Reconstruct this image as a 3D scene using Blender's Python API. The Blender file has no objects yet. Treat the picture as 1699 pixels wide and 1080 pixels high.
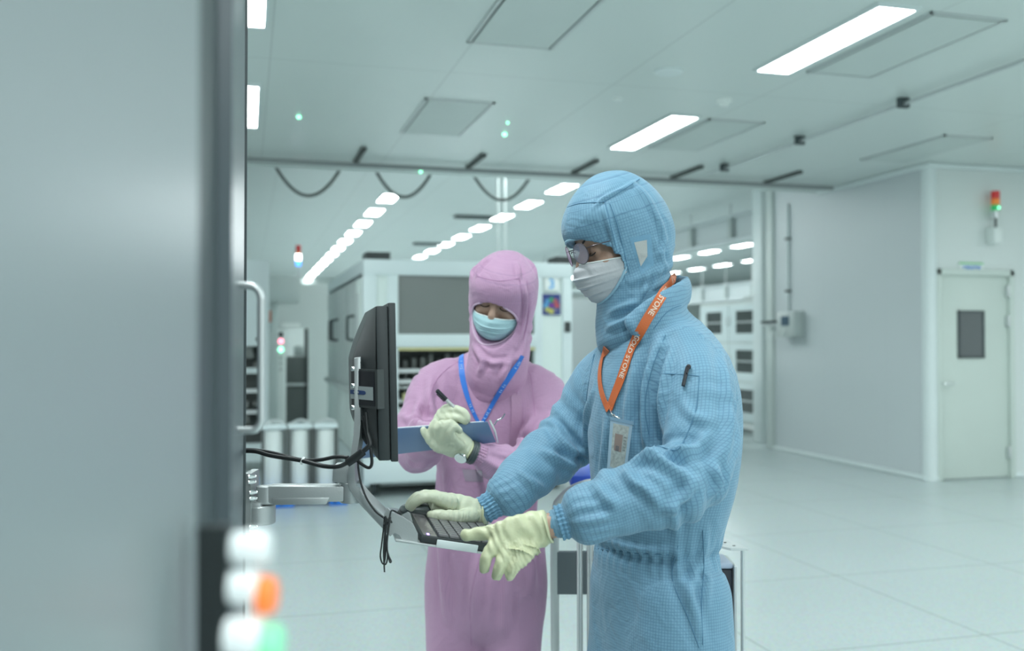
import bpy, bmesh, math, random
import numpy as np
from mathutils import Vector, Matrix, noise
from mathutils.bvhtree import BVHTree
R = math.radians
random.seed(4); RNG = np.random.RandomState(5)
SC = bpy.context.scene
COL = SC.collection

# ------------------------------------------------------------------ camera
FPX = 1590.0                       # focal length in pixels of the 1699 px wide frame
cam_d = bpy.data.cameras.new('camera'); cam = bpy.data.objects.new('camera', cam_d); COL.objects.link(cam)
cam_d.sensor_fit = 'HORIZONTAL'; cam_d.sensor_width = 36.0; cam_d.lens = 36.0*FPX/1699.0
cam.location = (0, 0, 1.42)
cam.rotation_euler = (R(90.9), 0, R(-15.5))
cam_d.clip_start = 0.02; cam_d.clip_end = 200
cam_d.dof.use_dof = True; cam_d.dof.focus_distance = 1.98; cam_d.dof.aperture_fstop = 2.9
cam_d.dof.aperture_blades = 0
SC.camera = cam
# ------------------------------------------------------------------ world, exposure
w = bpy.data.worlds.new('world'); SC.world = w; w.use_nodes = True
w.node_tree.nodes['Background'].inputs[0].default_value = (0.88, 1.0, 1.0, 1)
w.node_tree.nodes['Background'].inputs[1].default_value = 0.52
SC.view_settings.view_transform = 'Standard'; SC.view_settings.look = 'None'
SC.view_settings.exposure = 0.82; SC.view_settings.gamma = 1.0; SC.view_settings.use_curve_mapping = False
LAMP = (0.925, 1.0, 1.01)
def area_lamp(x, y, z, sx, sy, power, rot=(0, 0, 0)):
    d = bpy.data.lights.new('area_lamp', 'AREA'); d.shape = 'RECTANGLE'; d.size = sx; d.size_y = sy
    d.energy = power; d.color = LAMP
    o = bpy.data.objects.new('area_lamp', d); o.location = (x, y, z); o.rotation_euler = rot; COL.objects.link(o)
# the ceiling lamps of the same rows that hang outside the frame
for lx in (-6.6, -3.3, 0.0, 3.36, 6.9, 10.2):
    for ly in (-3.4, -0.8, 1.8):
        area_lamp(lx, ly, 3.19, 0.24, 1.3, 23)
for ly in (4.98, 7.6): 
    for lx in (-3.3, 6.9, 10.2): 
        if ly < 7 or lx < 0: area_lamp(lx, ly, 3.19, 0.24, 1.3, 23)
for lx in (3.45, 10.3):  # added fill lamps to brighten the far hall, apart from its visible rows
    for ly in range(12, 36, 4): area_lamp(lx, ly, 3.7, 0.4, 2.4, 40)
EMIT = 11.0

# ------------------------------------------------------------------ helpers
_cy, _cp = R(15.5), R(0.9)
FW = np.array([math.sin(_cy)*math.cos(_cp), math.cos(_cy)*math.cos(_cp), math.sin(_cp)])
RT = np.array([math.cos(_cy), -math.sin(_cy), 0.0]); UP = np.cross(RT, FW); CO = np.array([0, 0, 1.42])
FH = np.array([math.sin(_cy), math.cos(_cy), 0.0]); ZZ = np.array([0, 0, 1.0])
def ray(u, v): return FW + RT*((u-849.5)/FPX) + UP*((540.0-v)/FPX)
def W(u, v, d): return CO + ray(u, v)*d                       # measured photo point -> place in the room at distance d
def hit(u, v, ax, val):
    r = ray(u, v); return CO + r*((val-CO[ax])/r[ax])

def mat(name, col, rough=0.5, metal=0.0, spec=0.5, bump=0.0, bscale=60.0, emit=None, estr=0.0, alpha=1.0, trans=0.0,
        coat=0.0, vary=0.0, vscale=3.0, sheen=0.0, sss=0.0):
    m = bpy.data.materials.new(name); m.use_nodes = True; nt = m.node_tree; N = nt.nodes; L = nt.links
    b = N['Principled BSDF']
    b.inputs['Base Color'].default_value = (*col, 1); b.inputs['Roughness'].default_value = rough
    b.inputs['Metallic'].default_value = metal; b.inputs['Specular IOR Level'].default_value = spec
    b.inputs['Alpha'].default_value = alpha; b.inputs['Transmission Weight'].default_value = trans
    b.inputs['Coat Weight'].default_value = coat; b.inputs['Sheen Weight'].default_value = sheen
    if sss: 
        b.inputs['Subsurface Weight'].default_value = sss; b.inputs['Subsurface Radius'].default_value = (0.01, 0.006, 0.004)
    if emit is not None:
        b.inputs['Emission Color'].default_value = (*emit, 1); b.inputs['Emission Strength'].default_value = estr
    tc = N.new('ShaderNodeTexCoord')
    n = N.new('ShaderNodeTexNoise'); n.inputs['Scale'].default_value = vscale; n.inputs['Detail'].default_value = 4
    L.new(tc.outputs['Object'], n.inputs['Vector'])
    v = vary if vary else 0.03
    mx = N.new('ShaderNodeMix'); mx.data_type = 'RGBA'
    mx.inputs['A'].default_value = (*[c*(1-v) for c in col], 1); mx.inputs['B'].default_value = (*[min(1, c*(1+v)) for c in col], 1)
    L.new(n.outputs['Fac'], mx.inputs['Factor']); L.new(mx.outputs['Result'], b.inputs['Base Color'])
    if bump:
        n2 = N.new('ShaderNodeTexNoise'); n2.inputs['Scale'].default_value = bscale; n2.inputs['Detail'].default_value = 5
        L.new(tc.outputs['Object'], n2.inputs['Vector'])
        bp = N.new('ShaderNodeBump'); bp.inputs['Strength'].default_value = bump; bp.inputs['Distance'].default_value = 0.01
        L.new(n2.outputs['Fac'], bp.inputs['Height']); L.new(bp.outputs['Normal'], b.inputs['Normal'])
    return m

WL = {}            # world location of each object made here (nothing is rotated)
def tag(o, label=None, cat=None, group=None, kind=None):
    if label: o['label'] = label
    if cat: o['category'] = cat
    if group: o['group'] = group
    if kind: o['kind'] = kind
    return o
def thing(name, label, cat, loc, group=None):
    o = bpy.data.objects.new(name, None); o.empty_display_size = 0.05; COL.objects.link(o)
    o.location = Vector([float(c) for c in loc]); WL[o.name] = o.location.copy()
    return tag(o, label, cat, group)
def link_mesh(name, me, m, parent=None, loc=None, smooth=True):
    """me carries world coordinates; the origin is moved to its base"""
    co = np.empty(len(me.vertices)*3); me.vertices.foreach_get('co', co); co = co.reshape(-1, 3)
    if loc is None:
        lo, hi = co.min(0), co.max(0); loc = ((lo[0]+hi[0])/2, (lo[1]+hi[1])/2, lo[2])
    loc = np.array([float(c) for c in loc]); co -= loc
    me.vertices.foreach_set('co', co.ravel()); me.update()
    o = bpy.data.objects.new(name, me); COL.objects.link(o)
    if m is not None:
        for mm in (m if isinstance(m, (list, tuple)) else [m]): me.materials.append(mm)
    wl = Vector(loc.tolist()); WL[o.name] = wl
    if parent is not None:
        o.parent = parent; o.location = wl - WL[parent.name]
    else: o.location = wl
    return o
class MB:
    """collects simple shapes in world coordinates and links them as one mesh"""
    def __init__(s): s.bm = bmesh.new(); s.mi = 0
    def _f(s, before):
        s.bm.faces.ensure_lookup_table()
        for f in s.bm.faces[before:]: f.material_index = s.mi
    def box(s, a, b, bevel=0.0, xf=None):
        n = len(s.bm.faces)
        a, b = np.array(a, float), np.array(b, float)
        r = bmesh.ops.create_cube(s.bm, size=1.0)
        M = Matrix.Translation(Vector(((a+b)/2).tolist())) @ Matrix.Diagonal(Vector([*np.maximum(np.abs(b-a), 1e-5).tolist(), 1]))
        if xf is not None: M = xf @ M
        bmesh.ops.transform(s.bm, matrix=M, verts=r['verts'])
        if bevel > 0:
            es = list({e for v in r['verts'] for e in v.link_edges})
            bmesh.ops.bevel(s.bm, geom=es, offset=bevel, segments=2, affect='EDGES', profile=0.5)
        s._f(n); return s
    def quadprism(s, pts, off):
        """polygon pts (3-D) extruded by the vector off"""
        n = len(s.bm.faces)
        vs = [s.bm.verts.new([float(c) for c in p]) for p in pts]; ws = [s.bm.verts.new([float(c) for c in np.array(p)+np.array(off)]) for p in pts]
        k = len(pts)
        s.bm.faces.new(vs[::-1]); s.bm.faces.new(ws)
        for i in range(k): s.bm.faces.new([vs[i], vs[(i+1) % k], ws[(i+1) % k], ws[i]])
        s._f(n); return s
    def tube(s, pts, r, seg=12, caps=True, closed=False, flat=None):
        """round tube along pts; r a number or one per point"""
        n = len(s.bm.faces)
        P = [Vector([float(c) for c in p]) for p in pts]; k = len(P)
        rr = r if hasattr(r, '__len__') else [r]*k
        T = []
        for i in range(k):
            a = P[(i-1) % k] if (closed or i > 0) else P[i]; b = P[(i+1) % k] if (closed or i < k-1) else P[i]
            t = (b-a); T.append(t.normalized() if t.length > 1e-9 else Vector((0, 0, 1)))
        ref = Vector((0, 0, 1)) if abs(T[0].z) < 0.9 else Vector((1, 0, 0))
        u = (ref - T[0]*ref.dot(T[0])).normalized(); rings = []
        for i in range(k):
            u = (u - T[i]*u.dot(T[i])); u = u.normalized() if u.length > 1e-6 else T[i].orthogonal().normalized()
            v = T[i].cross(u)
            rings.append([s.bm.verts.new(P[i] + (u*math.cos(2*math.pi*j/seg) + v*math.sin(2*math.pi*j/seg))*rr[i]) for j in range(seg)])
        for i in range(k if closed else k-1):
            A, B = rings[i], rings[(i+1) % k]
            for j in range(seg): s.bm.faces.new([A[j], A[(j+1) % seg], B[(j+1) % seg], B[j]])
        if caps and not closed:
            s.bm.faces.new(rings[0][::-1]); s.bm.faces.new(rings[-1])
        s._f(n); return s
    def cyl(s, a, b, r, r2=None, seg=24): return s.tube([a, b], [r, r if r2 is None else r2], seg)
    def ball(s, c, r, sc=(1, 1, 1), seg=16):
        n = len(s.bm.faces)
        q = bmesh.ops.create_uvsphere(s.bm, u_segments=seg, v_segments=seg//2, radius=1.0)
        bmesh.ops.transform(s.bm, matrix=Matrix.Translation(Vector([float(x) for x in c])) @ Matrix.Diagonal(Vector((r*sc[0], r*sc[1], r*sc[2], 1))), verts=q['verts'])
        s._f(n); return s
    def lathe(s, c, prof, axis='z', seg=32):
        """prof: list of (radius, height) revolved about an axis through c"""
        n = len(s.bm.faces); rings = []
        for (r, h) in prof:
            ring = []
            for j in range(seg):
                a = 2*math.pi*j/seg; x, y = r*math.cos(a), r*math.sin(a)
                p = {'z': (x, y, h), 'x': (h, x, y), 'y': (y, h, x)}[axis]
                ring.append(s.bm.verts.new([float(c[i]+p[i]) for i in range(3)]))
            rings.append(ring)
        for A, B in zip(rings, rings[1:]):
            for j in range(seg): s.bm.faces.new([A[j], A[(j+1) % seg], B[(j+1) % seg], B[j]])
        if prof[0][0] > 1e-4: s.bm.faces.new(rings[0][::-1])
        if prof[-1][0] > 1e-4: s.bm.faces.new(rings[-1])
        s._f(n); return s
    def build(s, name, m, parent=None, loc=None, smooth=None):
        bmesh.ops.remove_doubles(s.bm, verts=s.bm.verts, dist=1e-6)
        bmesh.ops.recalc_face_normals(s.bm, faces=s.bm.faces)
        me = bpy.data.meshes.new(name); s.bm.to_mesh(me); s.bm.free()
        o = link_mesh(name, me, m, parent, loc)
        if smooth is None or smooth:
            me.polygons.foreach_set('use_smooth', [True]*len(me.polygons))
            try: me.set_sharp_from_angle(angle=R(38))
            except Exception: pass
        return o
def box(name, a, b, m, parent=None, bevel=0.0): return MB().box(a, b, bevel).build(name, m, parent)
def struct(o, kind='structure'): o['kind'] = kind; return o
def spline(P, n=8, closed=False):
    """Catmull-Rom through P (any dimension)"""
    P = np.array(P, float); k = len(P); out = []
    for i in range(k if closed else k-1):
        p0 = P[(i-1) % k] if (closed or i > 0) else 2*P[0]-P[1]; p1 = P[i]; p2 = P[(i+1) % k]
        p3 = P[(i+2) % k] if (closed or i < k-2) else 2*P[-1]-P[-2]
        for j in range(n):
            t = j/n
            out.append(0.5*((2*p1)+(-p0+p2)*t+(2*p0-5*p1+4*p2-p3)*t*t+(-p0+3*p1-3*p2+p3)*t**3))
    if not closed: out.append(P[-1])
    return np.array(out)
def copy_tree(o, delta, label=None, parent=None):
    c = o.copy(); COL.objects.link(c)
    if parent is None: c.location = o.location + Vector(delta)
    else: c.parent = parent; c.matrix_parent_inverse = o.matrix_parent_inverse.copy()
    WL[c.name] = WL[o.name] + Vector(delta)
    if label: c['label'] = label
    for ch in [x for x in COL.objects if x.parent == o]: copy_tree(ch, delta, None, c)
    return c
def text_mesh(s, size, bold=0.0, extrude=0.0):
    """flat lettering as a mesh: width along x, height along y, centred"""
    cu = bpy.data.curves.new('lettering', 'FONT'); cu.body = s; cu.size = size; cu.align_x = 'CENTER'; cu.align_y = 'CENTER'
    cu.offset = bold; cu.extrude = extrude; cu.resolution_u = 3
    o = bpy.data.objects.new('lettering', cu); COL.objects.link(o)
    dg = bpy.context.evaluated_depsgraph_get(); me = bpy.data.meshes.new_from_object(o.evaluated_get(dg))
    bpy.data.objects.remove(o); bpy.data.curves.remove(cu); return me
def place_text(name, s, size, centre, right, up, m, parent, bold=0.0):
    me = text_mesh(s, size, bold)
    c, r, u = (np.array(x, float) for x in (centre, right, up)); r /= np.linalg.norm(r); u /= np.linalg.norm(u)
    co = np.empty(len(me.vertices)*3); me.vertices.foreach_get('co', co); co = co.reshape(-1, 3)
    co = c + co[:, :1]*r + co[:, 1:2]*u
    me.vertices.foreach_set('co', co.ravel()); me.materials.clear()
    return link_mesh(name, me, m, parent)

# ------------------------------------------------------------------ materials
M = {}
M['ceiling'] = mat('ceiling_panel', (0.68, 0.75, 0.73), 0.32, spec=0.5, vary=0.02)
M['hatch'] = mat('hatch_panel', (0.60, 0.67, 0.65), 0.45)
M['wall'] = mat('wall_panel', (0.62, 0.68, 0.69), 0.38, spec=0.4, vary=0.02, vscale=0.8)
M['wall_white'] = mat('wall_white', (0.60, 0.67, 0.65), 0.4)
M['cove'] = mat('cove_trim', (0.72, 0.80, 0.80), 0.35)
M['door'] = mat('door_enamel', (0.62, 0.70, 0.655), 0.4)
M['alu'] = mat('brushed_aluminium', (0.62, 0.66, 0.66), 0.38, metal=0.75)
M['cast'] = mat('painted_arm_silver', (0.50, 0.54, 0.54), 0.36, metal=0.45, bump=0.05, bscale=400)
M['steel'] = mat('polished_steel', (0.75, 0.78, 0.78), 0.18, metal=1.0)
M['frame'] = mat('machine_frame_white', (0.68, 0.78, 0.79), 0.4)
M['panel'] = mat('machine_panel_white', (0.72, 0.82, 0.79), 0.35)
M['panel_grey'] = mat('machine_panel_grey', (0.50, 0.56, 0.55), 0.4)
M['dark'] = mat('dark_metal', (0.045, 0.055, 0.055), 0.5)
M['mech'] = mat('mechanism_grey', (0.20, 0.22, 0.21), 0.5, vary=0.7, vscale=14)
M['dark_grey'] = mat('dark_interior', (0.12, 0.135, 0.13), 0.7)  # plain dark grey for bay linings, hoses, channels, posts and rack units
M['gasket'] = mat('rubber_gasket', (0.055, 0.075, 0.08), 0.45)
M['black'] = mat('black_plastic', (0.028, 0.036, 0.038), 0.42, bump=0.12, bscale=900)
M['black2'] = mat('black_gloss_plastic', (0.012, 0.014, 0.02), 0.3)
M['rubber'] = mat('cable_rubber', (0.016, 0.019, 0.02), 0.45)
M['blue_plastic'] = mat('blue_pallet_plastic', (0.03, 0.22, 0.75), 0.45)
M['yellow'] = mat('yellow_plastic', (0.62, 0.60, 0.30), 0.5)
M['white'] = mat('white_plastic', (0.80, 0.86, 0.84), 0.4)
M['lamp'] = mat('lamp_diffuser', (0.9, 0.95, 0.94), 0.5, emit=LAMP, estr=EMIT)
M['red_l'] = mat('lens_red', (0.50, 0.03, 0.03), 0.3, emit=(1, 0.05, 0.05), estr=0.06)
M['amber_l'] = mat('lens_amber', (0.72, 0.22, 0.04), 0.3, emit=(1, 0.3, 0.05), estr=0.10)
M['green_l'] = mat('lens_green', (0.02, 0.35, 0.10), 0.3, emit=(0.05, 1, 0.3), estr=0.10)
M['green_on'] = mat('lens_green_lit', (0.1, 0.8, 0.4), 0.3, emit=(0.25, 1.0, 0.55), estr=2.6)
M['white_on'] = mat('lens_white_lit', (0.9, 0.9, 0.9), 0.3, emit=(0.9, 1, 1), estr=6)
M['blue_on'] = mat('lens_blue_lit', (0.05, 0.25, 0.9), 0.3, emit=(0.08, 0.35, 1.0), estr=1.5)
M['red_on'] = mat('lens_red_lit', (0.9, 0.1, 0.2), 0.3, emit=(1, 0.25, 0.35), estr=2.0)
M['orange_l'] = mat('lens_orange_lit', (0.95, 0.25, 0.05), 0.3, emit=(1.0, 0.16, 0.03), estr=0.25)
M['mint_l'] = mat('lens_mint_lit', (0.3, 0.8, 0.5), 0.3, emit=(0.25, 1.0, 0.5), estr=0.12)
M['navy'] = mat('navy_print', (0.02, 0.06, 0.20), 0.5)
def glass(name, col, rough=0.08, alpha=0.45):
    m = mat(name, col, rough, spec=0.6, alpha=alpha); return m
M['glass'] = glass('machine_glass', (0.22, 0.25, 0.24), 0.12, 0.80)
M['cab_glass'] = glass('cabinet_glass', (0.10, 0.12, 0.12), 0.1, 0.6)
M['lens_clear'] = glass('spectacle_lens', (0.42, 0.40, 0.50), 0.05, 0.42)
# ================================================================== the setting
HC, HF = 3.22, 3.75
def floor_mat():
    m = bpy.data.materials.new('terrazzo_floor'); m.use_nodes = True; nt = m.node_tree; N = nt.nodes; L = nt.links; b = N['Principled BSDF']
    tc = N.new('ShaderNodeTexCoord'); mp = N.new('ShaderNodeMapping'); L.new(tc.outputs['Object'], mp.inputs['Vector'])
    n = N.new('ShaderNodeTexNoise'); n.inputs['Scale'].default_value = 1.1; n.inputs['Detail'].default_value = 6; L.new(mp.outputs[0], n.inputs['Vector'])
    v = N.new('ShaderNodeTexVoronoi'); v.inputs['Scale'].default_value = 95; L.new(mp.outputs[0], v.inputs['Vector'])
    v2 = N.new('ShaderNodeTexNoise'); v2.inputs['Scale'].default_value = 55; v2.inputs['Detail'].default_value = 3; L.new(mp.outputs[0], v2.inputs['Vector'])
    mx = N.new('ShaderNodeMix'); mx.data_type = 'RGBA'; mx.inputs['A'].default_value = (0.52, 0.60, 0.60, 1); mx.inputs['B'].default_value = (0.60, 0.68, 0.68, 1)
    L.new(n.outputs['Fac'], mx.inputs['Factor'])
    # stone chips
    rp = N.new('ShaderNodeValToRGB'); rp.color_ramp.elements[0].position = 0.30; rp.color_ramp.elements[1].position = 0.42
    rp.color_ramp.elements[0].color = (1, 1, 1, 1); rp.color_ramp.elements[1].color = (0, 0, 0, 1); L.new(v2.outputs['Fac'], rp.inputs[0])
    m2 = N.new('ShaderNodeMix'); m2.data_type = 'RGBA'; m2.inputs['B'].default_value = (0.42, 0.49, 0.47, 1)
    mm = N.new('ShaderNodeMath'); mm.operation = 'MULTIPLY'; mm.inputs[1].default_value = 0.7; L.new(rp.outputs[0], mm.inputs[0])
    L.new(mm.outputs[0], m2.inputs['Factor']); L.new(mx.outputs['Result'], m2.inputs['A'])
    m4 = N.new('ShaderNodeMix'); m4.data_type = 'RGBA'; m4.blend_type = 'MULTIPLY'; m4.inputs['Factor'].default_value = 0.16
    L.new(m2.outputs['Result'], m4.inputs['A']); L.new(v.outputs['Color'], m4.inputs['B'])
    # joints between the slabs
    sp = N.new('ShaderNodeSeparateXYZ'); L.new(tc.outputs['Object'], sp.inputs[0])
    def line(out, per, off, wdt):
        a = N.new('ShaderNodeMath'); a.operation = 'ADD'; a.inputs[1].default_value = -off+50*per; L.new(out, a.inputs[0])
        q = N.new('ShaderNodeMath'); q.operation = 'PINGPONG'; q.inputs[1].default_value = per/2; L.new(a.outputs[0], q.inputs[0])
        c = N.new('ShaderNodeMath'); c.operation = 'LESS_THAN'; c.inputs[1].default_value = wdt; L.new(q.outputs[0], c.inputs[0]); return c
    a = line(sp.outputs[0], 1.13, 3.44, 0.0045); c = line(sp.outputs[1], 1.213, 5.08, 0.0045)
    mxx = N.new('ShaderNodeMath'); mxx.operation = 'MAXIMUM'; L.new(a.outputs[0], mxx.inputs[0]); L.new(c.outputs[0], mxx.inputs[1])
    fa = N.new('ShaderNodeMath'); fa.operation = 'MULTIPLY'; fa.inputs[1].default_value = 0.9; L.new(mxx.outputs[0], fa.inputs[0])
    m3 = N.new('ShaderNodeMix'); m3.data_type = 'RGBA'; m3.inputs['B'].default_value = (0.25, 0.30, 0.29, 1)
    L.new(fa.outputs[0], m3.inputs['Factor']); L.new(m4.outputs['Result'], m3.inputs['A']); L.new(m3.outputs['Result'], b.inputs['Base Color'])
    b.inputs['Roughness'].default_value = 0.22; b.inputs['Specular IOR Level'].default_value = 0.45
    rr = N.new('ShaderNodeMapRange'); rr.inputs[3].default_value = 0.24; rr.inputs[4].default_value = 0.36; L.new(n.outputs['Fac'], rr.inputs[0]); L.new(rr.outputs[0], b.inputs['Roughness'])
    return m
def seamed(name, col, rough, seams, axis_map, wd=0.004, dark=0.72):
    """panel material with straight joints; seams: list of (axis, period, offset)"""
    m = mat(name, col, rough, spec=0.45, vary=0.02, vscale=0.7); nt = m.node_tree; N = nt.nodes; L = nt.links; b = N['Principled BSDF']
    src = b.inputs['Base Color'].links[0].from_socket
    tc = N.new('ShaderNodeTexCoord'); sp = N.new('ShaderNodeSeparateXYZ'); L.new(tc.outputs['Object'], sp.inputs[0]); prev = None
    for (ax, per, off) in seams:
        a = N.new('ShaderNodeMath'); a.operation = 'ADD'; a.inputs[1].default_value = -off+60*per; L.new(sp.outputs[ax], a.inputs[0])
        q = N.new('ShaderNodeMath'); q.operation = 'PINGPONG'; q.inputs[1].default_value = per/2; L.new(a.outputs[0], q.inputs[0])
        c = N.new('ShaderNodeMath'); c.operation = 'LESS_THAN'; c.inputs[1].default_value = wd; L.new(q.outputs[0], c.inputs[0])
        if prev is None: prev = c
        else:
            x = N.new('ShaderNodeMath'); x.operation = 'MAXIMUM'; L.new(prev.outputs[0], x.inputs[0]); L.new(c.outputs[0], x.inputs[1]); prev = x
    m3 = N.new('ShaderNodeMix'); m3.data_type = 'RGBA'; m3.inputs['B'].default_value = (*[c*dark for c in col], 1)
    L.new(prev.outputs[0], m3.inputs['Factor']); L.new(src, m3.inputs['A']); L.new(m3.outputs['Result'], b.inputs['Base Color'])
    return m
fl = MB().box((-14, -6, -0.1), (22, 40, 0)).build('floor', floor_mat(), loc=(0, 0, 0)); struct(fl)
mc = seamed('ceiling_panels', (0.66, 0.73, 0.71), 0.30, [(1, 3.10, 6.28), (0, 1.17, 2.48)], None, 0.005, 0.80)
mcf = seamed('far_ceiling_panels', (0.66, 0.73, 0.72), 0.35, [(1, 1.77, 13.0), (0, 1.2, 1.6)], None, 0.01, 0.88)
c = MB().box((-14, -6, HC), (22, 10.1, HC+0.1)); c.box((-14, 10.1, HF+0.001), (22, 40, HF+0.1)); c.mi = 0
c = c.build('ceiling', [mc], loc=(0, 0, 0), smooth=False); struct(c)
c.data.materials.append(mcf)
for p in c.data.polygons:
    if p.center.y > 14: p.material_index = 1
bk = MB().box((-14, 10.1, HC-0.012), (6.66, 10.18, HF)).build('wall_bulkhead', M['ceiling']); struct(bk)
# wall corner of the enclosed room on the right
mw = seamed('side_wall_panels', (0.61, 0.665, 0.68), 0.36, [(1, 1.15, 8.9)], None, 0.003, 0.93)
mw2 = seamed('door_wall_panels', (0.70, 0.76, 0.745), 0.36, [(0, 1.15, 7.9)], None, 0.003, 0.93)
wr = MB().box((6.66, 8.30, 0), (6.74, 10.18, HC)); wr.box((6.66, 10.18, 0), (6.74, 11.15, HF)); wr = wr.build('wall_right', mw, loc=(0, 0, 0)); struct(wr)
wf = MB()
wf.box((6.6601, 8.22, 0), (6.76, 8.2999, HC)); wf.box((7.66, 8.22, 0), (16, 8.2999, HC)); wf.box((6.76, 8.22, 2.10), (7.66, 8.2999, HC))
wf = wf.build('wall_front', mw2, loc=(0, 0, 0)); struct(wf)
# rounded corner post, coves and skirting
tr = MB().cyl((6.70, 8.26, 0.0), (6.70, 8.26, HC-0.001), 0.075, seg=32).build('trim_1', M['cove']); struct(tr)
tr = MB().box((6.60, 8.14, HC-0.05), (6.66, 10.1, HC-0.001), 0.012); tr.box((6.66, 8.15, HC-0.05), (16, 8.22, HC-0.001), 0.012); struct(tr.build('trim_2', M['cove']))
tr = MB().box((6.615, 8.24, 0.001), (6.66, 11.15, 0.05), 0.015); struct(tr.build('baseboard_right', M['cove']))
tr = MB().box((6.68, 8.18, 0.001), (6.74, 8.225, 0.05), 0.012); tr.box((7.68, 8.18, 0.001), (16, 8.225, 0.05), 0.012); struct(tr.build('baseboard_front', M['cove']))
# end post of the wall and the column behind it
struct(MB().box((6.62, 11.15, 0), (6.80, 11.30, HF-0.002), 0.01).build('trim_3', M['wall_white']))
struct(MB().box((6.90, 11.9, 0), (7.12, 12.15, HF), 0.01).build('wall_column', M['cove']))
# far walls
struct(MB().box((-14, 36.5, 0), (22, 36.6, HF)).build('wall_back', M['wall_white']))
struct(MB().box((21.5, 9.8, 0), (21.6, 36.5, HF)).build('wall_far_right', M['wall']))
# partition at the end of the left aisle
PY = 16.0
pt = MB(); xa, xb = float(hit(475, 565, 1, PY)[0]), float(hit(512, 565, 1, PY)[0]); zt = float(hit(490, 545, 1, PY)[2])
pt.box((-3, PY, 0), (xa, PY+0.08, 2.35)); pt.box((xb, PY, 0), (2.2, PY+0.08, 2.35)); pt.box((xa, PY, zt), (xb, PY+0.08, 2.35))
struct(pt.build('wall_partition', M['wall_white']))
# ------------------------------------------------------------------ door
dr = MB().box((6.76, 8.225, 0.012), (7.66, 8.27, 2.10), 0.004).build('door_1', M['door']); struct(dr)
X0, X1 = 6.79, 7.63
fr = MB(); fr.box((6.735, 8.185, 0), (6.79, 8.24, 2.15), 0.006); fr.box((7.63, 8.185, 0), (7.685, 8.24, 2.15), 0.006); fr.box((6.735, 8.185, 2.085), (7.685, 8.24, 2.15), 0.006)
struct(fr.build('door_frame', M['door'], dr))
wx0, wz1 = float(hit(1591, 515, 1, 8.2)[0]), float(hit(1591, 515, 1, 8.2)[2]); wx1, wz0 = float(hit(1635, 594, 1, 8.2)[0]), float(hit(1635, 594, 1, 8.2)[2])
f = MB()
for a, b in (((wx0, 8.205, wz0), (wx0+0.02, 8.23, wz1)), ((wx1-0.02, 8.205, wz0), (wx1, 8.23, wz1)), ((wx0, 8.205, wz0), (wx1, 8.23, wz0+0.02)), ((wx0, 8.205, wz1-0.02), (wx1, 8.23, wz1))): f.box(a, b)
pn = f.build('door_window', M['gasket'], dr)
box('pane', (wx0+0.015, 8.212, wz0+0.015), (wx1-0.015, 8.222, wz1-0.015), mat('door_pane', (0.09, 0.11, 0.115), 0.08, spec=0.8), pn)
hx = float(hit(1561, 636, 1, 8.2)[0]); hz = float(hit(1561, 636, 1, 8.2)[2])
h = MB().lathe((hx, 8.205, hz), [(0.026, 0.02), (0.026, 0), (0.01, -0.004)], 'y'); h.tube([(hx, 8.205, hz), (hx, 8.155, hz), (hx+0.02, 8.145, hz), (hx+0.13, 8.145, hz)], 0.009); h.build('handle', M['steel'], dr)
MB().lathe((hx, 8.205, hz-0.075), [(0.024, 0.02), (0.024, 0), (0.008, -0.004), (0.006, -0.02), (0.001, -0.02)], 'y').build('lock', M['steel'], dr)
for zz in (1.93, 1.62, 0.26): MB().box((7.60, 8.185, zz-0.06), (7.635, 8.226, zz+0.06), 0.004).build('hinge', M['alu'], dr)
# sign over the door
sg = thing('door_sign', 'small white sign with green stripes and blue writing above the door', 'sign', (7.17, 8.21, 2.2))
x0, z1 = float(hit(1592, 435, 1, 8.2)[0]), float(hit(1592, 435, 1, 8.2)[2]); x1, z0 = float(hit(1632, 453, 1, 8.2)[0]), float(hit(1632, 453, 1, 8.2)[2])
box('board', (x0, 8.205, z0), (x1, 8.219, z1), M['white'], sg)
gm = mat('sign_green', (0.25, 0.62, 0.30), 0.5)
s = MB().box((x0, 8.202, z0), (x1, 8.205, z0+0.02)); s.box((x0, 8.202, z1-0.018), (x1, 8.205, z1)); s.build('stripe', gm, sg)
place_text('writing', '千级洁净间', 0.045, ((x0+x1)/2, 8.2015, (z0+z1)/2), (1, 0, 0), (0, 0, 1), mat('sign_blue', (0.08, 0.30, 0.75), 0.5), sg, 0.001)
# alarm tower on the door wall
ax, at = float(hit(1649, 317, 1, 8.15)[0]), 8.13
t = thing('signal_tower', 'wall signal tower with red, amber and green lenses above the door', 'signal lamp', (ax, at, 2.4))
zs = [float(hit(1649, v, 1, at)[2]) for v in (317, 330, 340, 350, 362, 378, 404)]
for i, (n, mm) in enumerate((('red_lens', 'red_l'), ('amber_lens', 'amber_l'), ('green_lens', 'green_l'))):
    MB().cyl((ax, at, zs[i+1]+0.002), (ax, at, zs[i]-0.002), 0.042).build(n, M[mm], t)
MB().ball((ax+0.005, at-0.036, (zs[2]+zs[3])/2), 0.013).build('led', M['green_on'], t)
MB().cyl((ax, at, zs[4]), (ax, at, zs[3]), 0.04).build('body', M['alu'], t)
MB().cyl((ax, at, zs[5]), (ax, at, zs[4]), 0.012).build('stem', M['dark'], t)
MB().box((ax-0.05, at-0.04, zs[6]), (ax+0.05, 8.219, zs[5]), 0.006).build('bracket', M['white'], t)
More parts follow.
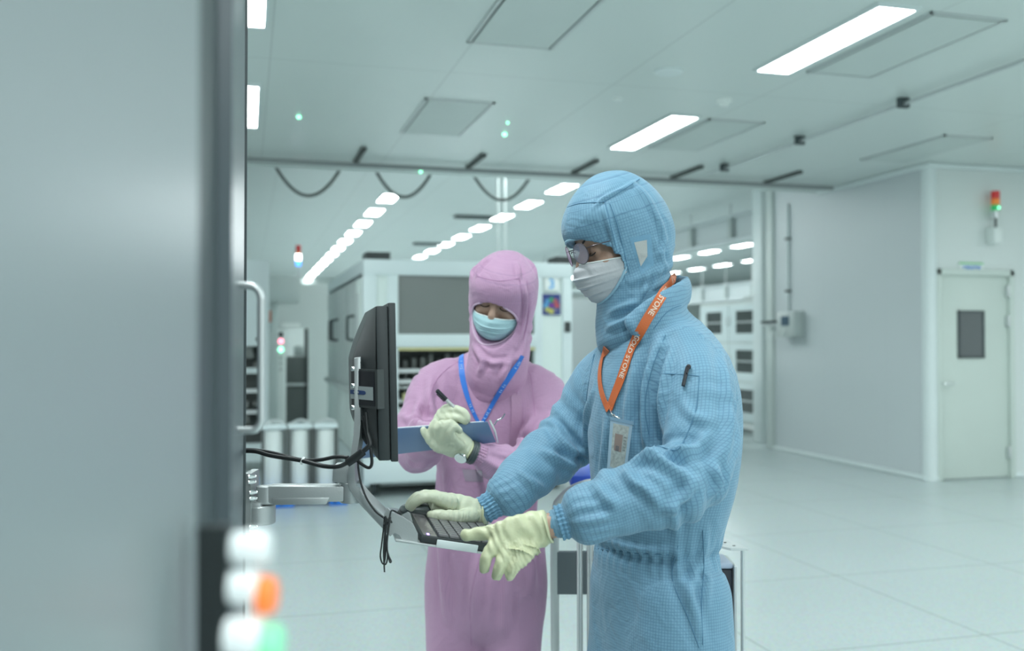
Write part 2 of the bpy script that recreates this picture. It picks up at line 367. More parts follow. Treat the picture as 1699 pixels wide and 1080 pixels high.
# ------------------------------------------------------------------ ceiling lights
def ceiling_light(x0, x1, y0, y1, z, label, group, first=[]):
    t = thing('ceiling_light', label, 'ceiling light', ((x0+x1)/2, (y0+y1)/2, z), group)
    f = MB()
    for a, b in (((x0-0.02, y0-0.02, z-0.02), (x0, y1+0.02, z-0.0005)), ((x1, y0-0.02, z-0.02), (x1+0.02, y1+0.02, z-0.0005)), ((x0, y0-0.02, z-0.02), (x1, y0, z-0.0005)), ((x0, y1, z-0.02), (x1, y1+0.02, z-0.0005))): f.box(a, b)
    f.build('frame', M['cove'], t)
    box('diffuser', (x0, y0, z-0.016), (x1, y1, z-0.001), M['lamp'], t)
    return t
ceiling_light(3.25, 3.48, 4.38, 5.65, HC, 'large lit ceiling panel at upper right beside a grey framed hatch', None)
ceiling_light(3.25, 3.48, 6.97, 8.30, HC, 'lit ceiling panel nearer the room centre, above the taller person', None)
ceiling_light(-0.13, 0.09, 4.35, 5.61, HC, 'lit ceiling panel cut by the frame top, beside the dark cabinet edge', None)
ceiling_light(-0.13, 0.075, 6.95, 8.27, HC, 'lit ceiling panel beside the cabinet edge, below the one at the top', None)
def far_rows():
    src = None; step = 1.765
    rows = [(2.22, 15.55, 13, 'lit ceiling panel in the leftmost far row above the aisle'), (4.63, 13.87, 13, 'lit ceiling panel in the far row running above the white machine'),
            (11.67, 21.0, 9, 'lit ceiling panel in the upper far row right of the taller person'), (14.1, 23.1, 8, 'lit ceiling panel in the lower far row at far right')]
    for (x, y, n, lab) in rows:
        for k in range(n):
            yy = y+step*k; grp = lab.replace('lit ceiling panel', 'lit ceiling panels')
            if src is None: src = ceiling_light(x-0.13, x+0.13, yy-0.43, yy+0.43, HF, lab, grp); base = (x, yy)
            else:
                o = copy_tree(src, (x-base[0], yy-base[1], 0), lab); o['group'] = grp
far_rows()
# framed access hatches
def hatch(x0, x1, y0, y1, label, z=HC):
    t = thing('ceiling_hatch', label, 'ceiling panel', ((x0+x1)/2, (y0+y1)/2, z)); f = MB(); wd = 0.022
    for a, b in (((x0, y0, z-0.012), (x0+wd, y1, z-0.0005)), ((x1-wd, y0, z-0.012), (x1, y1, z-0.0005)), ((x0, y0, z-0.012), (x1, y0+wd, z-0.0005)), ((x0, y1-wd, z-0.012), (x1, y1, z-0.0005))): f.box(a, b)
    f.build('frame', M['alu'], t); g = MB()
    for a, b in (((x0+wd, y0+wd, z-0.004), (x0+wd+0.012, y1-wd, z-0.0005)), ((x1-wd-0.012, y0+wd, z-0.004), (x1-wd, y1-wd, z-0.0005)), ((x0+wd, y0+wd, z-0.004), (x1-wd, y0+wd+0.012, z-0.0005)), ((x0+wd, y1-wd-0.012, z-0.004), (x1-wd, y1-wd, z-0.0005))): g.box(a, b)
    g.build('gap', M['gasket'], t)
    box('cover', (x0+wd+0.012, y0+wd+0.012, z-0.014), (x1-wd-0.012, y1-wd-0.012, z-0.0005), M['hatch'], t)
hatch(1.27, 1.81, 4.39, 5.60, 'framed hatch cut by the top edge of the picture, above the aisle')
hatch(1.27, 1.81, 6.99, 8.21, 'framed hatch above the shorter person, left of the green glints')
hatch(3.60, 4.11, 7.02, 8.24, 'framed hatch next to the smaller near ceiling light')
hatch(3.60, 4.10, 4.40, 5.62, 'large framed hatch next to the large ceiling light')
hatch(5.87, 6.38, 7.03, 8.22, 'framed hatch near the rounded wall corner')
# round fittings
o = MB().lathe((2.705, 5.85, HC-0.02), [(0.06, 0.001), (0.085, 0.0), (0.095, 0.008), (0.095, 0.0195)]).build('ceiling_disc', M['cove']); tag(o, 'wide round white disc in the ceiling beside the large light', 'ceiling fitting')
o = MB().lathe((2.65, 6.62, HC-0.02), [(0.02, 0), (0.032, 0.006), (0.034, 0.0195)]).build('ceiling_plug', M['white']); tag(o, 'tiny round white plug in the ceiling below the wide disc', 'ceiling fitting')
sd = thing('smoke_detector', 'white smoke detector on the ceiling between the two near lights', 'smoke detector', (3.43, 6.45, HC-0.05))
MB().lathe((3.43, 6.45, HC-0.025), [(0.055, 0), (0.06, 0.01), (0.06, 0.0245)]).build('base', M['white'], sd)
MB().lathe((3.43, 6.45, HC-0.055), [(0.012, 0), (0.032, 0.004), (0.036, 0.03)]).build('sensor', M['white'], sd)
# glowing balls standing in for green reflections in the glossy ceiling
for (x, y, z, r, lab) in ((0.40, 7.85, HC, 0.016, 'small glowing dot for a green reflection in the ceiling at left, nearest the cabinet'), (2.16, 8.03, HC, 0.018, 'small glowing dot for a green reflection beside the hatch above the shorter person'),
                          (2.07, 7.6, HC, 0.009, 'faint glowing dot for a green reflection just above the brighter green one'), (1.78, 10.05, HC, 0.015, 'small glowing dot for a green reflection in the ceiling beyond the transverse pipe')):
    o = MB().ball((x, y, z-0.004), r, (1, 1, 1)).build('reflection_dot', M['green_on']); tag(o, lab, 'painted reflection')
# conduit running along the room with its clips
rl = thing('ceiling_conduit', 'long thin metal conduit with clips running along the ceiling at right', 'conduit', (4.69, 5.6, HC))
MB().cyl((4.69, 1.6, HC-0.045), (4.69, 9.2, HC-0.045), 0.014).build('pipe', M['alu'], rl)
for yy in (3.5, 6.05, 7.43, 8.81): MB().box((4.645, yy-0.02, HC-0.075), (4.735, yy+0.02, HC-0.0005), 0.004).build('clip', M['gasket'], rl)
# transverse pipe with its hangers at the bulkhead
tp = thing('ceiling_pipe', 'grey pipe across the ceiling just before the bulkhead', 'pipe', (2.5, 9.35, 3.1))
MB().cyl((-3, 9.62, 3.175), (6.5, 9.62, 3.175), 0.024).build('pipe', mat('pipe_grey', (0.30, 0.33, 0.33), 0.5), tp)
names = ['leftmost', 'second from left', 'third from left', 'fourth from left', 'rightmost']
for i, xx in enumerate((1.05, 2.2, 3.35, 4.5, 5.65)):
    o = MB(); o.box((xx-0.022, 8.93, HC-0.03), (xx+0.022, 9.66, HC-0.026)); o.box((xx-0.022, 8.93, HC-0.03), (xx-0.018, 9.66, HC-0.0005)); o.box((xx+0.018, 8.93, HC-0.03), (xx+0.022, 9.66, HC-0.0005))
    for yy in np.arange(8.98, 9.62, 0.08): o.box((xx-0.008, yy, HC-0.0305), (xx+0.008, yy+0.045, HC-0.0262))
    tag(o.build('strut_channel', M['dark_grey']), 'dark slotted steel channel under the ceiling, '+names[i]+' of the five', 'bracket', 'strut channels before the bulkhead')
# drooping hoses behind the bulkhead
for i, (ua, ub, um, vm) in enumerate(((460, 563, 515, 325), (625, 715, 672, 327), (786, 880, 835, 332))):
    a, b_, c_ = hit(ua, 281+i*5, 1, 10.7), hit(ub, 283+i*5, 1, 10.7), hit(um, vm, 1, 10.7)
    mid = (a+b_)/2; hw = (b_-a)/2; sag = mid[2]-c_[2]; tt = np.linspace(-1.35, 1.35, 31)
    P = np.array([mid+hw*t_+np.array([0, 0, sag*(t_*t_-1)]) for t_ in tt]); P = np.vstack([P, [P[-1]+np.array([0.02, 0, 0.25])]]); P = np.vstack([[P[0]+np.array([-0.02, 0, 0.25])], P])
    tag(MB().tube(P, 0.018, 10).build('hanging_hose', M['dark_grey']), 'drooping dark hose behind the bulkhead, '+['leftmost', 'middle', 'rightmost'][i]+' of three', 'hose', 'drooping hoses behind the bulkhead')
for i, uu in enumerate((826, 838)):
    p = hit(uu, 300, 1, 12.0)
    tag(MB().cyl((p[0], 12.0, float(hit(uu, 418, 1, 12.0)[2])), (p[0], 12.0, HF-0.001), 0.013).build('hanging_rod', M['panel_grey']), 'thin vertical hanging rod above the shorter person, '+('left' if i == 0 else 'right')+' of the pair', 'rod')
for i, (uu, vv, yy) in enumerate(((785, 363, 17.0), (710, 407, 24.0))):
    p = hit(uu, vv, 2, HF-0.05); tag(MB().box((p[0]-0.36, p[1]-0.12, HF-0.05), (p[0]+0.36, p[1]+0.12, HF-0.001), 0.02).build('ceiling_grille', M['gasket']), 'dark flat grille in the far ceiling, '+('nearer and larger' if i == 0 else 'farther and smaller')+' one', 'vent')
# suspended overhead track far right, with panels
def track(X, z0, z1, y0, y1, label, step, name='overhead_track'):
    t = thing(name, label, 'overhead track', (X, (y0+y1)/2, z0)); r = MB()
    r.box((X, y0, z1-0.06), (X+0.08, y1, z1), 0.005); r.box((X, y0, z0), (X+0.08, y1, z0+0.07), 0.005)
    r.build('rail', M['wall'], t); k = y0
    while k < y1:
        MB().box((X+0.005, k-0.06, z0), (X+0.075, k+0.06, z1), 0.003).build('post', M['panel_grey'], t); 
        MB().cyl((X+0.04, k, z1), (X+0.04, k, HF-0.002), 0.02, seg=8).build('hanger', M['alu'], t); k += step
    MB().box((X+0.09, y0, z0+0.05), (X+0.10, y1, z1-0.05)).build('back_panel', M['wall'], t)
track(7.9, 3.08, 3.56, 13.2, 35.5, 'white panelled overhead track hung from the far ceiling behind the taller person', 1.5)
track(13.3, 2.55, 3.05, 19, 35.5, 'lower white overhead track beneath the far right lights', 1.5)
# ================================================================== things in the background
# ---- the big white-framed machine with the 3
mY, mX0, mX1, mZ, mB = 8.72, 1.02, 3.02, 2.16, 12.6
m3_ = thing('process_machine', 'big white framed machine with grey windows behind the shorter person, marked 3', 'machine', (2.0, 10.5, 0))
f = MB()
def bx(x0, z0, x1, z1, y0=mY, y1=mY+0.10, bev=0.006): f.box((x0, y0, z0), (x1, y1, z1), bev)
bx(mX0, 0.13, 1.14, mZ); bx(1.24, 0.13, 1.34, mZ); bx(2.64, 0.13, 2.72, mZ); bx(2.92, 0.13, mX1, mZ)
bx(mX0, 2.02, mX1, mZ, mY-0.005); bx(1.30, 1.36, 2.66, 1.48, mY-0.03); bx(mX0, 0.13, mX1, 0.32, mY-0.04)
f.box((mX0, mY, mZ-0.12), (mX0+0.08, mB, mZ)); f.box((mX0, mY, 0.10), (mX0+0.06, mB, 0.30)); f.box((mX0-0.002, mB-0.1, 0.1), (mX0+0.08, mB, mZ))
f.box((mX0+0.1, mY+0.1, mZ-0.06), (mX1, mB, mZ-0.01))
f.build('frame', M['frame'], m3_)
for xa0, xb0 in ((1.14, 1.24), (2.72, 2.92)): MB().box((xa0, mY+0.02, 0.32), (xb0, mY+0.05, 2.02)).build('front_panel', M['panel'], m3_)
g = MB(); g.box((1.34, mY+0.03, 1.48), (2.64, mY+0.04, 2.02)); g.build('window', M['glass'], m3_)
b = MB(); b.box((1.34, mY+1.2, 0.32), (2.90, mY+1.3, 2.02)); b.box((mX1-0.02, mY+0.1, 0.2), (mX1, mB, mZ-0.1)); b.box((1.1, mB-0.02, 0.2), (mX1, mB, mZ-0.1)); b.box((1.2, mY+0.08, 0.14), (2.9, mB-0.1, 0.2)); b.build('back_plate', M['panel_grey'], m3_)
# the open bay with its mechanism
for i in range(16):
    x = 1.36+i*0.082; k = MB().box((x, mY+0.35, 1.14), (x+0.035+0.02*RNG.rand(), mY+0.45, 1.30-0.08*RNG.rand())); k.box((x+0.008, mY+0.30, 0.88), (x+0.03, mY+0.4, 1.15)); k.build('pusher', M['mech'], m3_)
k = MB()
for z in (1.12, 1.02, 0.84): k.box((1.34, mY+0.15, z), (2.64, mY+0.30, z+0.035)); 
k.box((1.34, mY-0.01, 1.335), (2.64, mY+0.05, 1.36)); k.cyl((1.34, mY+0.22, 0.98), (2.64, mY+0.22, 0.98), 0.02)
k.build('conveyor_rail', M['alu'], m3_)
MB().box((1.34, mY+0.55, 0.33), (2.64, mY+0.60, 1.34)).build('bay_lining', M['dark_grey'], m3_)
MB().box((1.34, mY-0.02, 1.33), (2.64, mY+0.02, 1.355)).build('yellow_strip', M['yellow'], m3_)
MB().box((1.40, mY+0.1, 0.86), (1.46, mY+0.16, 0.93)).build('yellow_block', M['yellow'], m3_)
MB().box((1.34, mY-0.02, 0.325), (2.64, mY+0.03, 0.345)).build('warning_strip', M['yellow'], m3_)
MB().box((1.34, mY+0.05, 0.33), (2.64, mY+0.07, 0.74)).build('lower_cover', M['dark_grey'], m3_)
k = MB().box((1.34, mY+0.03, 0.74), (2.64, mY+0.08, 0.80)); k.build('sill', M['alu'], m3_)
k = MB().box((1.145, mY+0.015, 0.40), (1.20, mY+0.021, 0.46)); k.build('socket', M['dark'], m3_)
MB().box((2.94, mY-0.01, 1.50), (3.0, mY+0.002, 1.60)).build('keypad', M['dark'], m3_)
for i, x in enumerate((1.06, 2.90)): MB().box((x, mY+0.1, mZ), (x+0.22, mY+0.4, mZ+0.075)).build('top_box', M['dark'], m3_)
# side doors with their handles
sd = MB(); ys = [8.86, 9.25, 10.3, 11.3, 12.5]
mside = M['panel_grey']
for i in range(4):
    d = MB().box((mX0-0.012, ys[i]+0.02, 0.95), (mX0+0.02, ys[i+1]-0.02, 2.0), 0.004).build('side_door', M['panel'] if i == 0 else mside, m3_)
    MB().box((mX0-0.010, ys[i]+0.02, 0.32), (mX0+0.02, ys[i+1]-0.02, 0.90), 0.004).build('side_panel', M['panel'], m3_)
    if i > 0:
        y = ys[i]+0.09 if i != 2 else ys[i+1]-0.25
        MB().tube(spline([(mX0-0.01, y, 1.42), (mX0-0.07, y, 1.43), (mX0-0.08, y, 1.46), (mX0-0.08, y, 1.62), (mX0-0.07, y, 1.65), (mX0-0.01, y, 1.66)], 3), 0.013, 8).build('handle', M['gasket'], d)
    else:
        MB().box((mX0-0.02, 9.0, 1.50), (mX0-0.008, 9.12, 1.86)).build('lock_plate', M['alu'], d)
MB().box((mX0-0.05, mY+0.1, 0.90), (mX0+0.02, mB, 0.95), 0.005).build('side_ledge', M['panel_grey'], m3_)
for x in (mX0+0.12, mX1-0.15):
    for y in (mY+0.12, mB-0.2): MB().lathe((x, y, 0), [(0.05, 0), (0.05, 0.02), (0.018, 0.03), (0.018, 0.142)]).build('foot', M['gasket'], m3_)
MB().box((mX0+0.2, mY+0.25, 0.06), (mX1-0.1, mB-0.2, 0.14)).build('underside', M['panel_grey'], m3_)
# sign 3 and the round-diagram poster
s3 = thing('number_sign', 'white square sign with a blue 3 on the machine post', 'sign', (2.82, mY+0.015, 1.9))
box('board', (2.735, mY-0.004, 1.90), (2.885, mY-0.0005, 2.015), M['white'], s3)
place_text('digit', '3', 0.13, (2.81, mY-0.0045, 1.957), (1, 0, 0), (0, 0, 1), mat('digit_blue', (0.10, 0.42, 0.80), 0.5), s3, 0.003)
ps = thing('diagram_poster', 'square navy poster with a ring of coloured spots below the blue 3', 'poster', (2.81, mY+0.015, 1.67))
box('sheet', (2.722, mY+0.004, 1.665), (2.90, mY+0.0195, 1.865), mat('poster_navy', (0.03, 0.05, 0.22), 0.5), ps)
cc = (2.81, 1.755)
cols = [(0.05, 0.32, 0.16), (0.10, 0.33, 0.62), (0.12, 0.40, 0.70), (0.55, 0.55, 0.15), (0.60, 0.58, 0.15), (0.16, 0.16, 0.28), (0.55, 0.10, 0.12), (0.45, 0.12, 0.14)]
for i, cl in enumerate(cols):
    a = math.pi/2 + i*2*math.pi/8
    MB().cyl((cc[0]+0.055*math.cos(a), mY+0.0035, cc[1]+0.055*math.sin(a)), (cc[0]+0.055*math.cos(a), mY+0.001, cc[1]+0.055*math.sin(a)), 0.026, seg=14).build('colour_spot', mat('poster_colour', cl, 0.5), ps)
MB().cyl((cc[0], mY+0.0035, cc[1]), (cc[0], mY+0.001, cc[1]), 0.02, seg=16).build('centre_spot', mat('poster_violet', (0.25, 0.05, 0.35), 0.5), ps)
# ---- grey machine further right behind it
g2 = thing('grey_cabinet', 'tall plain grey cabinet between the white machine and the taller person', 'cabinet', (4.6, 12.5, 0))
MB().box((3.9, 11.6, 0.08), (5.4, 13.4, 2.02), 0.01).build('body', M['panel_grey'], g2)
MB().box((3.86, 11.58, 2.02), (5.44, 13.42, 2.07), 0.01).build('top_edge', M['frame'], g2)
MB().box((3.92, 11.57, 0.2), (4.6, 11.60, 1.95), 0.005).build('door', M['wall'], g2)
MB().box((4.5, 11.55, 1.0), (4.53, 11.57, 1.2), 0.004).build('handle', M['gasket'], g2)
for x in (3.95, 5.3):
    for y in (11.7, 13.3): MB().cyl((x, y, 0), (x, y, 0.085), 0.03).build('foot', M['gasket'], g2)
# ---- white framed columns stacked on blue pallets
names = ['leftmost', 'second from left', 'middle', 'second from right', 'rightmost']
for i in range(3):
    xw = 0.233+i*0.218
    x0, x1 = xw-0.103, xw+0.103; y = 8.45
    t = thing('filter_cartridge', 'tall white cylinder in a silver post frame on blue pallet, '+['leftmost', 'middle one', 'rightmost'][i]+' of three', 'filter', (xw, y, 0.12), 'white cylinders on the blue pallet')
    MB().lathe((xw, y+0.08, 0.14), [(0.072, 0), (0.078, 0.01), (0.078, 0.50), (0.06, 0.515)]).build('cylinder', M['white'], t)
    q = MB()
    for xx in (x0+0.008, x1-0.008):
        for yy in (y, y+0.16): q.cyl((xx, yy, 0.121), (xx, yy, 0.70), 0.009, seg=8)
    q.build('post', M['dark_grey'], t)
    MB().box((x0, y-0.01, 0.12), (x1, y+0.17, 0.14), 0.004).build('base_plate', M['gasket'], t)
    MB().box((x0, y-0.01, 0.66), (x1, y+0.17, 0.70), 0.006).build('top_plate', M['frame'], t)
    MB().box((x0+0.02, y+0.13, 0.16), (x1-0.02, y+0.15, 0.64)).build('backing', M['dark'], t)
    o = MB().tube(spline([(x0+0.02, y, 0.705), (xw, y+0.02, 0.735), (x1-0.02, y+0.04, 0.712)], 5), 0.012, 8).build('top_grip', M['alu'], t)
pa = thing('pallet', 'bright blue plastic pallet under the white cylinders', 'pallet', (0.45, 8.5, 0))
MB().box((0.02, 8.36, 0.085), (0.86, 8.70, 0.119), 0.006).build('deck', M['blue_plastic'], pa)
for x in (0.10, 0.25, 0.70):
    q = MB().box((x, 8.38, 0), (x+0.15, 8.68, 0.086), 0.008).build('runner', M['blue_plastic'], pa)
    MB().box((x+0.03, 8.372, 0.02), (x+0.055, 8.382, 0.05)).build('slot', M['navy'], q)
tag(MB().box((0.02, 8.02, 0.0), (0.10, 8.10, 0.32), 0.01).build('blue_post', M['blue_plastic']), 'upright blue plastic block beside the cabinet bracket screws', 'post')
# ---- machinery at far left behind the cabinet handle
lm = thing('left_machine', 'white machine with dark open bays at far left behind the handle', 'machine', (-0.5, 11.5, 0))
X0 = -1.2; xr = 0.24; y0 = 10.8
q = MB(); q.box((X0, y0, 0.1), (X0+0.1, y0+0.12, 2.3)); q.box((xr-0.07, y0, 0.1), (xr, y0+0.12, 2.3)); q.box((X0, y0, 1.36), (xr-0.06, y0+0.1, 2.3)); q.box((X0, y0, 0.1), (xr, y0+0.1, 0.3))
q.box((X0, y0+0.02, 1.06), (xr, y0+0.1, 1.12)); q.box((xr-0.05, y0+0.1, 0.1), (xr, y0+2.6, 2.3)); q.build('frame', M['frame'], lm)
for j in range(26):
    xx = X0+0.12+RNG.rand()*1.2; zz = 0.35+RNG.rand()*0.95; MB().box((xx, y0+0.1+RNG.rand()*0.2, zz), (xx+0.05+RNG.rand()*0.12, y0+0.4, zz+0.03+RNG.rand()*0.1), 0.005).build('mechanism', M['mech'], lm)
MB().box((X0+0.05, y0+0.45, 0.2), (xr-0.05, y0+0.5, 1.36)).build('bay_lining', M['dark_grey'], lm)
for z in (0.62, 0.85): MB().box((X0+0.1, y0+0.05, z), (xr-0.06, y0+0.2, z+0.04)).build('shelf', M['alu'], lm)
for x in (X0+0.05, xr-0.05): MB().box((x-0.03, y0, 0), (x+0.03, y0+0.1, 0.1)).build('foot', M['dark'], lm)
MB().box((0.10, y0-0.012, 1.42), (0.13, y0, 1.45)).build('knob', M['dark'], lm)
# signal tower standing on it
sx, sy = float(hit(495, 440, 1, 13.9)[0]), 13.9
t = thing('signal_tower', 'distant signal tower with white and blue lamps lit, below the light row', 'signal lamp', (sx, sy, 2.2))
zz = [float(hit(495, v, 1, sy)[2]) for v in (407, 418, 422, 432, 441, 462)]
MB().cyl((sx, sy, zz[1]), (sx, sy, zz[0]), 0.036).build('red_lens', M['red_l'], t); MB().cyl((sx, sy, zz[2]), (sx, sy, zz[1]), 0.036).build('amber_lens', M['amber_l'], t)
MB().cyl((sx, sy, zz[3]), (sx, sy, zz[2]), 0.038).build('white_lens', M['white_on'], t); MB().cyl((sx, sy, zz[4]), (sx, sy, zz[3]), 0.037).build('blue_lens', M['blue_on'], t)
MB().cyl((sx, sy, zz[5]), (sx, sy, zz[4]), 0.015).build('pole', M['alu'], t)
# machine that carries the tower
MB_ = thing('low_machine', 'white machine block in the left aisle carrying the lit signal tower', 'machine', (0.4, 12.3, 0))
MB().box((0.26, 13.42, 1.95), (0.72, 14.6, float(zz[5])-0.0), 0.01).build('top_housing', M['wall_white'], MB_)
MB().box((0.22, 13.5, 0), (0.42, 13.7, 1.949), 0.01).build('rear_column', M['wall_white'], MB_)
# control pillar with red and green lamps
cp = thing('control_pillar', 'narrow white pillar with a red and a green lamp before the partition', 'control panel', (0.6, 14.0, 0)); cy = 14.0
xa_, xb_ = float(hit(459, 565, 1, cy)[0]), float(hit(474, 565, 1, cy)[0])
MB().box((xa_, cy, 0), (xb_, cy+0.12, float(hit(466, 546, 1, cy)[2])), 0.01).build('body', M['white'], cp)
for v, mm, n in ((555, 'dark', 'horn'), (566, 'red_on', 'red_lamp'), (580, 'green_on', 'green_lamp'), (594, 'panel_grey', 'button'), (603, 'panel_grey', 'button'), (613, 'panel_grey', 'button')):
    h_ = hit(466, v, 1, cy); MB().cyl((h_[0], cy-0.01, h_[2]), (h_[0], cy+0.005, h_[2]), 0.034 if v < 590 else 0.02, seg=16).build(n, M[mm], cp)
# orange and white sign on the machine side
h_ = hit(446, 525, 1, 11.9); t = thing('wall_card', 'small orange and white card behind the cabinet handle', 'card', (h_[0], 11.9, h_[2]))
MB().box((h_[0]-0.03, 11.88, h_[2]-0.07), (h_[0]+0.03, 11.9, h_[2]+0.07)).build('orange_half', mat('card_orange', (0.75, 0.20, 0.08), 0.5), t)
MB().box((h_[0]-0.03, 11.88, h_[2]-0.19), (h_[0]+0.03, 11.9, h_[2]-0.07)).build('white_half', M['white'], t)
# rack seen in the partition opening
rk = thing('equipment_rack', 'grey rack with a pale box on it seen through the partition opening', 'rack', (0.9, 16.9, 0)); ry = 16.6
a1, a2 = float(hit(477, 565, 1, ry)[0]), float(hit(511, 565, 1, ry)[0]); 
def rz(v): return float(hit(490, v, 1, ry)[2])
MB().box((a1-0.1, ry, rz(636)), (a2+0.05, ry+0.5, rz(592)), 0.01).build('upper_unit', M['dark_grey'], rk)
MB().box((a1-0.1, ry-0.02, rz(640)), (a2+0.05, ry+0.5, rz(636)), 0.003).build('shelf', M['alu'], rk)
MB().box((a1-0.1, ry+0.01, 0), (a2+0.05, ry+0.5, rz(641)), 0.01).build('lower_unit', M['dark_grey'], rk)
MB().box((a2-0.06, ry-0.02, 0), (a2, ry, rz(545))).build('post', M['dark'], rk)
t = MB().box((a1+0.12, ry+0.1, rz(591)), (a1+0.28, ry+0.3, rz(574)), 0.01).build('storage_box', M['panel_grey']); tag(t, 'pale grey box on top of the rack in the partition opening', 'box')
t = MB().box((0.55, PY-0.015, float(hit(485, 541, 1, PY)[2])-0.03), (0.85, PY-0.001, float(hit(485, 541, 1, PY)[2])+0.05)).build('opening_sign', M['white']); tag(t, 'small pale sign above the partition opening', 'sign')
# ---- dry cabinet on castors at the right
xc, ya, yb, zt = 7.30, 12.6, 14.6, 2.02
dc = thing('dry_cabinet', 'white storage cabinet on castors with dark glass doors at the right wall', 'cabinet', (7.6, 13.6, 0))
q = MB(); q.box((xc+0.02, ya, 0.14), (xc+0.60, yb, zt), 0.008); q.build('body', M['wall_white'], dc)
for r_ in range(3):
    z0 = 0.20+r_*0.60; z1 = z0+0.575
    for c_ in range(2):
        yy0 = ya+0.02+c_*0.985; yy1 = yy0+0.965
        d = MB(); wy0, wy1, wz0_, wz1_ = yy0+0.22, yy1-0.22, z0+0.13, z1-0.10
        for a, b in (((xc, yy0, z0), (xc+0.018, wy0, z1)), ((xc, wy1, z0), (xc+0.018, yy1, z1)), ((xc, wy0, z0), (xc+0.018, wy1, wz0_)), ((xc, wy0, wz1_), (xc+0.018, wy1, z1))): d.box(a, b)
        d = d.build('door', M['frame'], dc)
        MB().box((xc+0.004, wy0, wz0_), (xc+0.010, wy1, wz1_)).build('pane', M['cab_glass'], d)
        MB().box((xc+0.001, wy0, (wz0_+wz1_)/2-0.012), (xc+0.004, wy1, (wz0_+wz1_)/2+0.012)).build('shelf_edge', M['alu'], d)
        yh = yy1-0.05 if c_ == 0 else yy0+0.05
        MB().box((xc-0.012, yh-0.012, z0+0.25), (xc-0.0002, yh+0.012, z0+0.40), 0.004).build('handle', M['alu'], d)
for x in (xc+0.08, xc+0.52):
    for y in (ya+0.12, yb-0.12):
        MB().cyl((x-0.02, y, 0.055), (x+0.02, y, 0.055), 0.055, seg=20).build('castor', M['gasket'], dc)
        MB().box((x-0.03, y-0.03, 0.10), (x+0.03, y+0.03, 0.142)).build('castor_plate', M['steel'], dc)
q = MB().box((xc+0.15, ya+0.3, zt+0.001), (xc+0.4, ya+0.8, zt+0.09), 0.02).build('parcel', M['panel_grey']); tag(q, 'flat grey box lying on top of the white storage cabinet', 'box')
q = MB().box((xc+0.05, ya+0.05, zt+0.001), (xc+0.14, ya+0.25, zt+0.03), 0.01).build('pink_packet', mat('pink_wrap', (0.7, 0.2, 0.35), 0.5)); tag(q, 'tiny pink packet at the near edge of the cabinet top', 'packet')
# ---- control box on the wall with its conduit
bxz0, bxz1 = float(hit(1310, 559, 0, 6.6)[2]), float(hit(1310, 517, 0, 6.6)[2]); by0, by1 = float(hit(1331, 540, 0, 6.62)[1]), float(hit(1302, 540, 0, 6.62)[1])
cb = thing('control_box', 'grey wall control box with a dark screen near the wall end', 'control box', (6.6, (by0+by1)/2, bxz0))
MB().box((6.50, by0, bxz0), (6.659, by1, bxz1), 0.008).build('housing', M['panel_grey'], cb)
MB().box((6.494, by0+0.10, (bxz0+bxz1)/2-0.02), (6.499, by1-0.12, bxz1-0.06)).build('screen', mat('box_screen', (0.07, 0.12, 0.17), 0.2), cb)
for i in range(5):
    MB().box((6.47, by1+0.02+i*0.07, (bxz0+bxz1)/2+0.02), (6.55, by1+0.06+i*0.07, (bxz0+bxz1)/2+0.05), 0.005).build('connector', M['gasket'], cb)
MB().box((6.50, by1, (bxz0+bxz1)/2-0.02), (6.55, by1+0.38, (bxz0+bxz1)/2+0.02)).build('rail', M['alu'], cb)
for i in range(4):
    yq = by0+0.2+i*0.11; MB().tube(spline([(6.49, yq, bxz0+0.09), (6.46, yq+0.02, bxz0+0.02), (6.47, yq+0.06, bxz0-0.02), (6.50, yq+0.08, bxz0+0.05)], 5), 0.008, 6).build('cable_loop', M['white'], cb)
cyy = by1-0.05
cd = thing('wall_conduit', 'white conduit dropping down the wall to the control box', 'conduit', (6.64, cyy, bxz1))
MB().cyl((6.64, cyy, bxz1), (6.64, cyy, HC-0.06), 0.018).build('pipe', M['cove'], cd)
for z in (bxz1+0.25, 2.7): MB().box((6.615, cyy-0.04, z), (6.6595, cyy+0.04, z+0.03), 0.004).build('clip', M['dark'], cd)
# ================================================================== trolley and work stand behind the people
tr = thing('hand_trolley', 'grey tubular hand trolley with a blue deck behind the blue clothed person', 'trolley', (1.3, 2.95, 0))
dT = 2.75
A = W(921, 850, dT); xt, yt = float(A[0]), float(A[1])
zb = 0.12; ztop = float(W(960, 803, dT)[2])
ex = RT.copy(); ey = FH.copy()
def TP(a, b, z): return np.array([xt, yt, 0])+ex*a+ey*b+ZZ*z
MB().tube(spline([TP(0, 0, 0.20), TP(0, 0, 0.5), TP(0, 0, ztop-0.12), TP(0.02, 0, ztop-0.04), TP(0.09, 0, ztop), TP(0.2, 0, ztop+0.004), TP(0.31, 0, ztop+0.004), TP(0.38, 0, ztop-0.04), TP(0.40, 0, ztop-0.12), TP(0.40, 0, 0.5), TP(0.40, 0, 0.20)], 5), 0.0125, 12).build('handle_frame', M['panel_grey'], tr)
MB().box((0, 0, 0), (1, 1, 1), 0, Matrix(((ex[0]*0.40, ey[0]*0.02, 0, float(TP(0, -0.01, 0)[0])), (ex[1]*0.40, ey[1]*0.02, 0, float(TP(0, -0.01, 0)[1])), (0, 0, 0.12, float(W(940, 984, dT)[2])), (0, 0, 0, 1)))).build('plate', mat('trolley_plate', (0.12, 0.15, 0.16), 0.5), tr)
def obox(a0, b0, z0, a1, b1, z1, bev=0.0):
    """box in the trolley's own directions"""
    X = Matrix(((ex[0], ey[0], 0, xt), (ex[1], ey[1], 0, yt), (0, 0, 1, 0), (0, 0, 0, 1)))
    return MB().box((a0, b0, z0), (a1, b1, z1), bev, X)
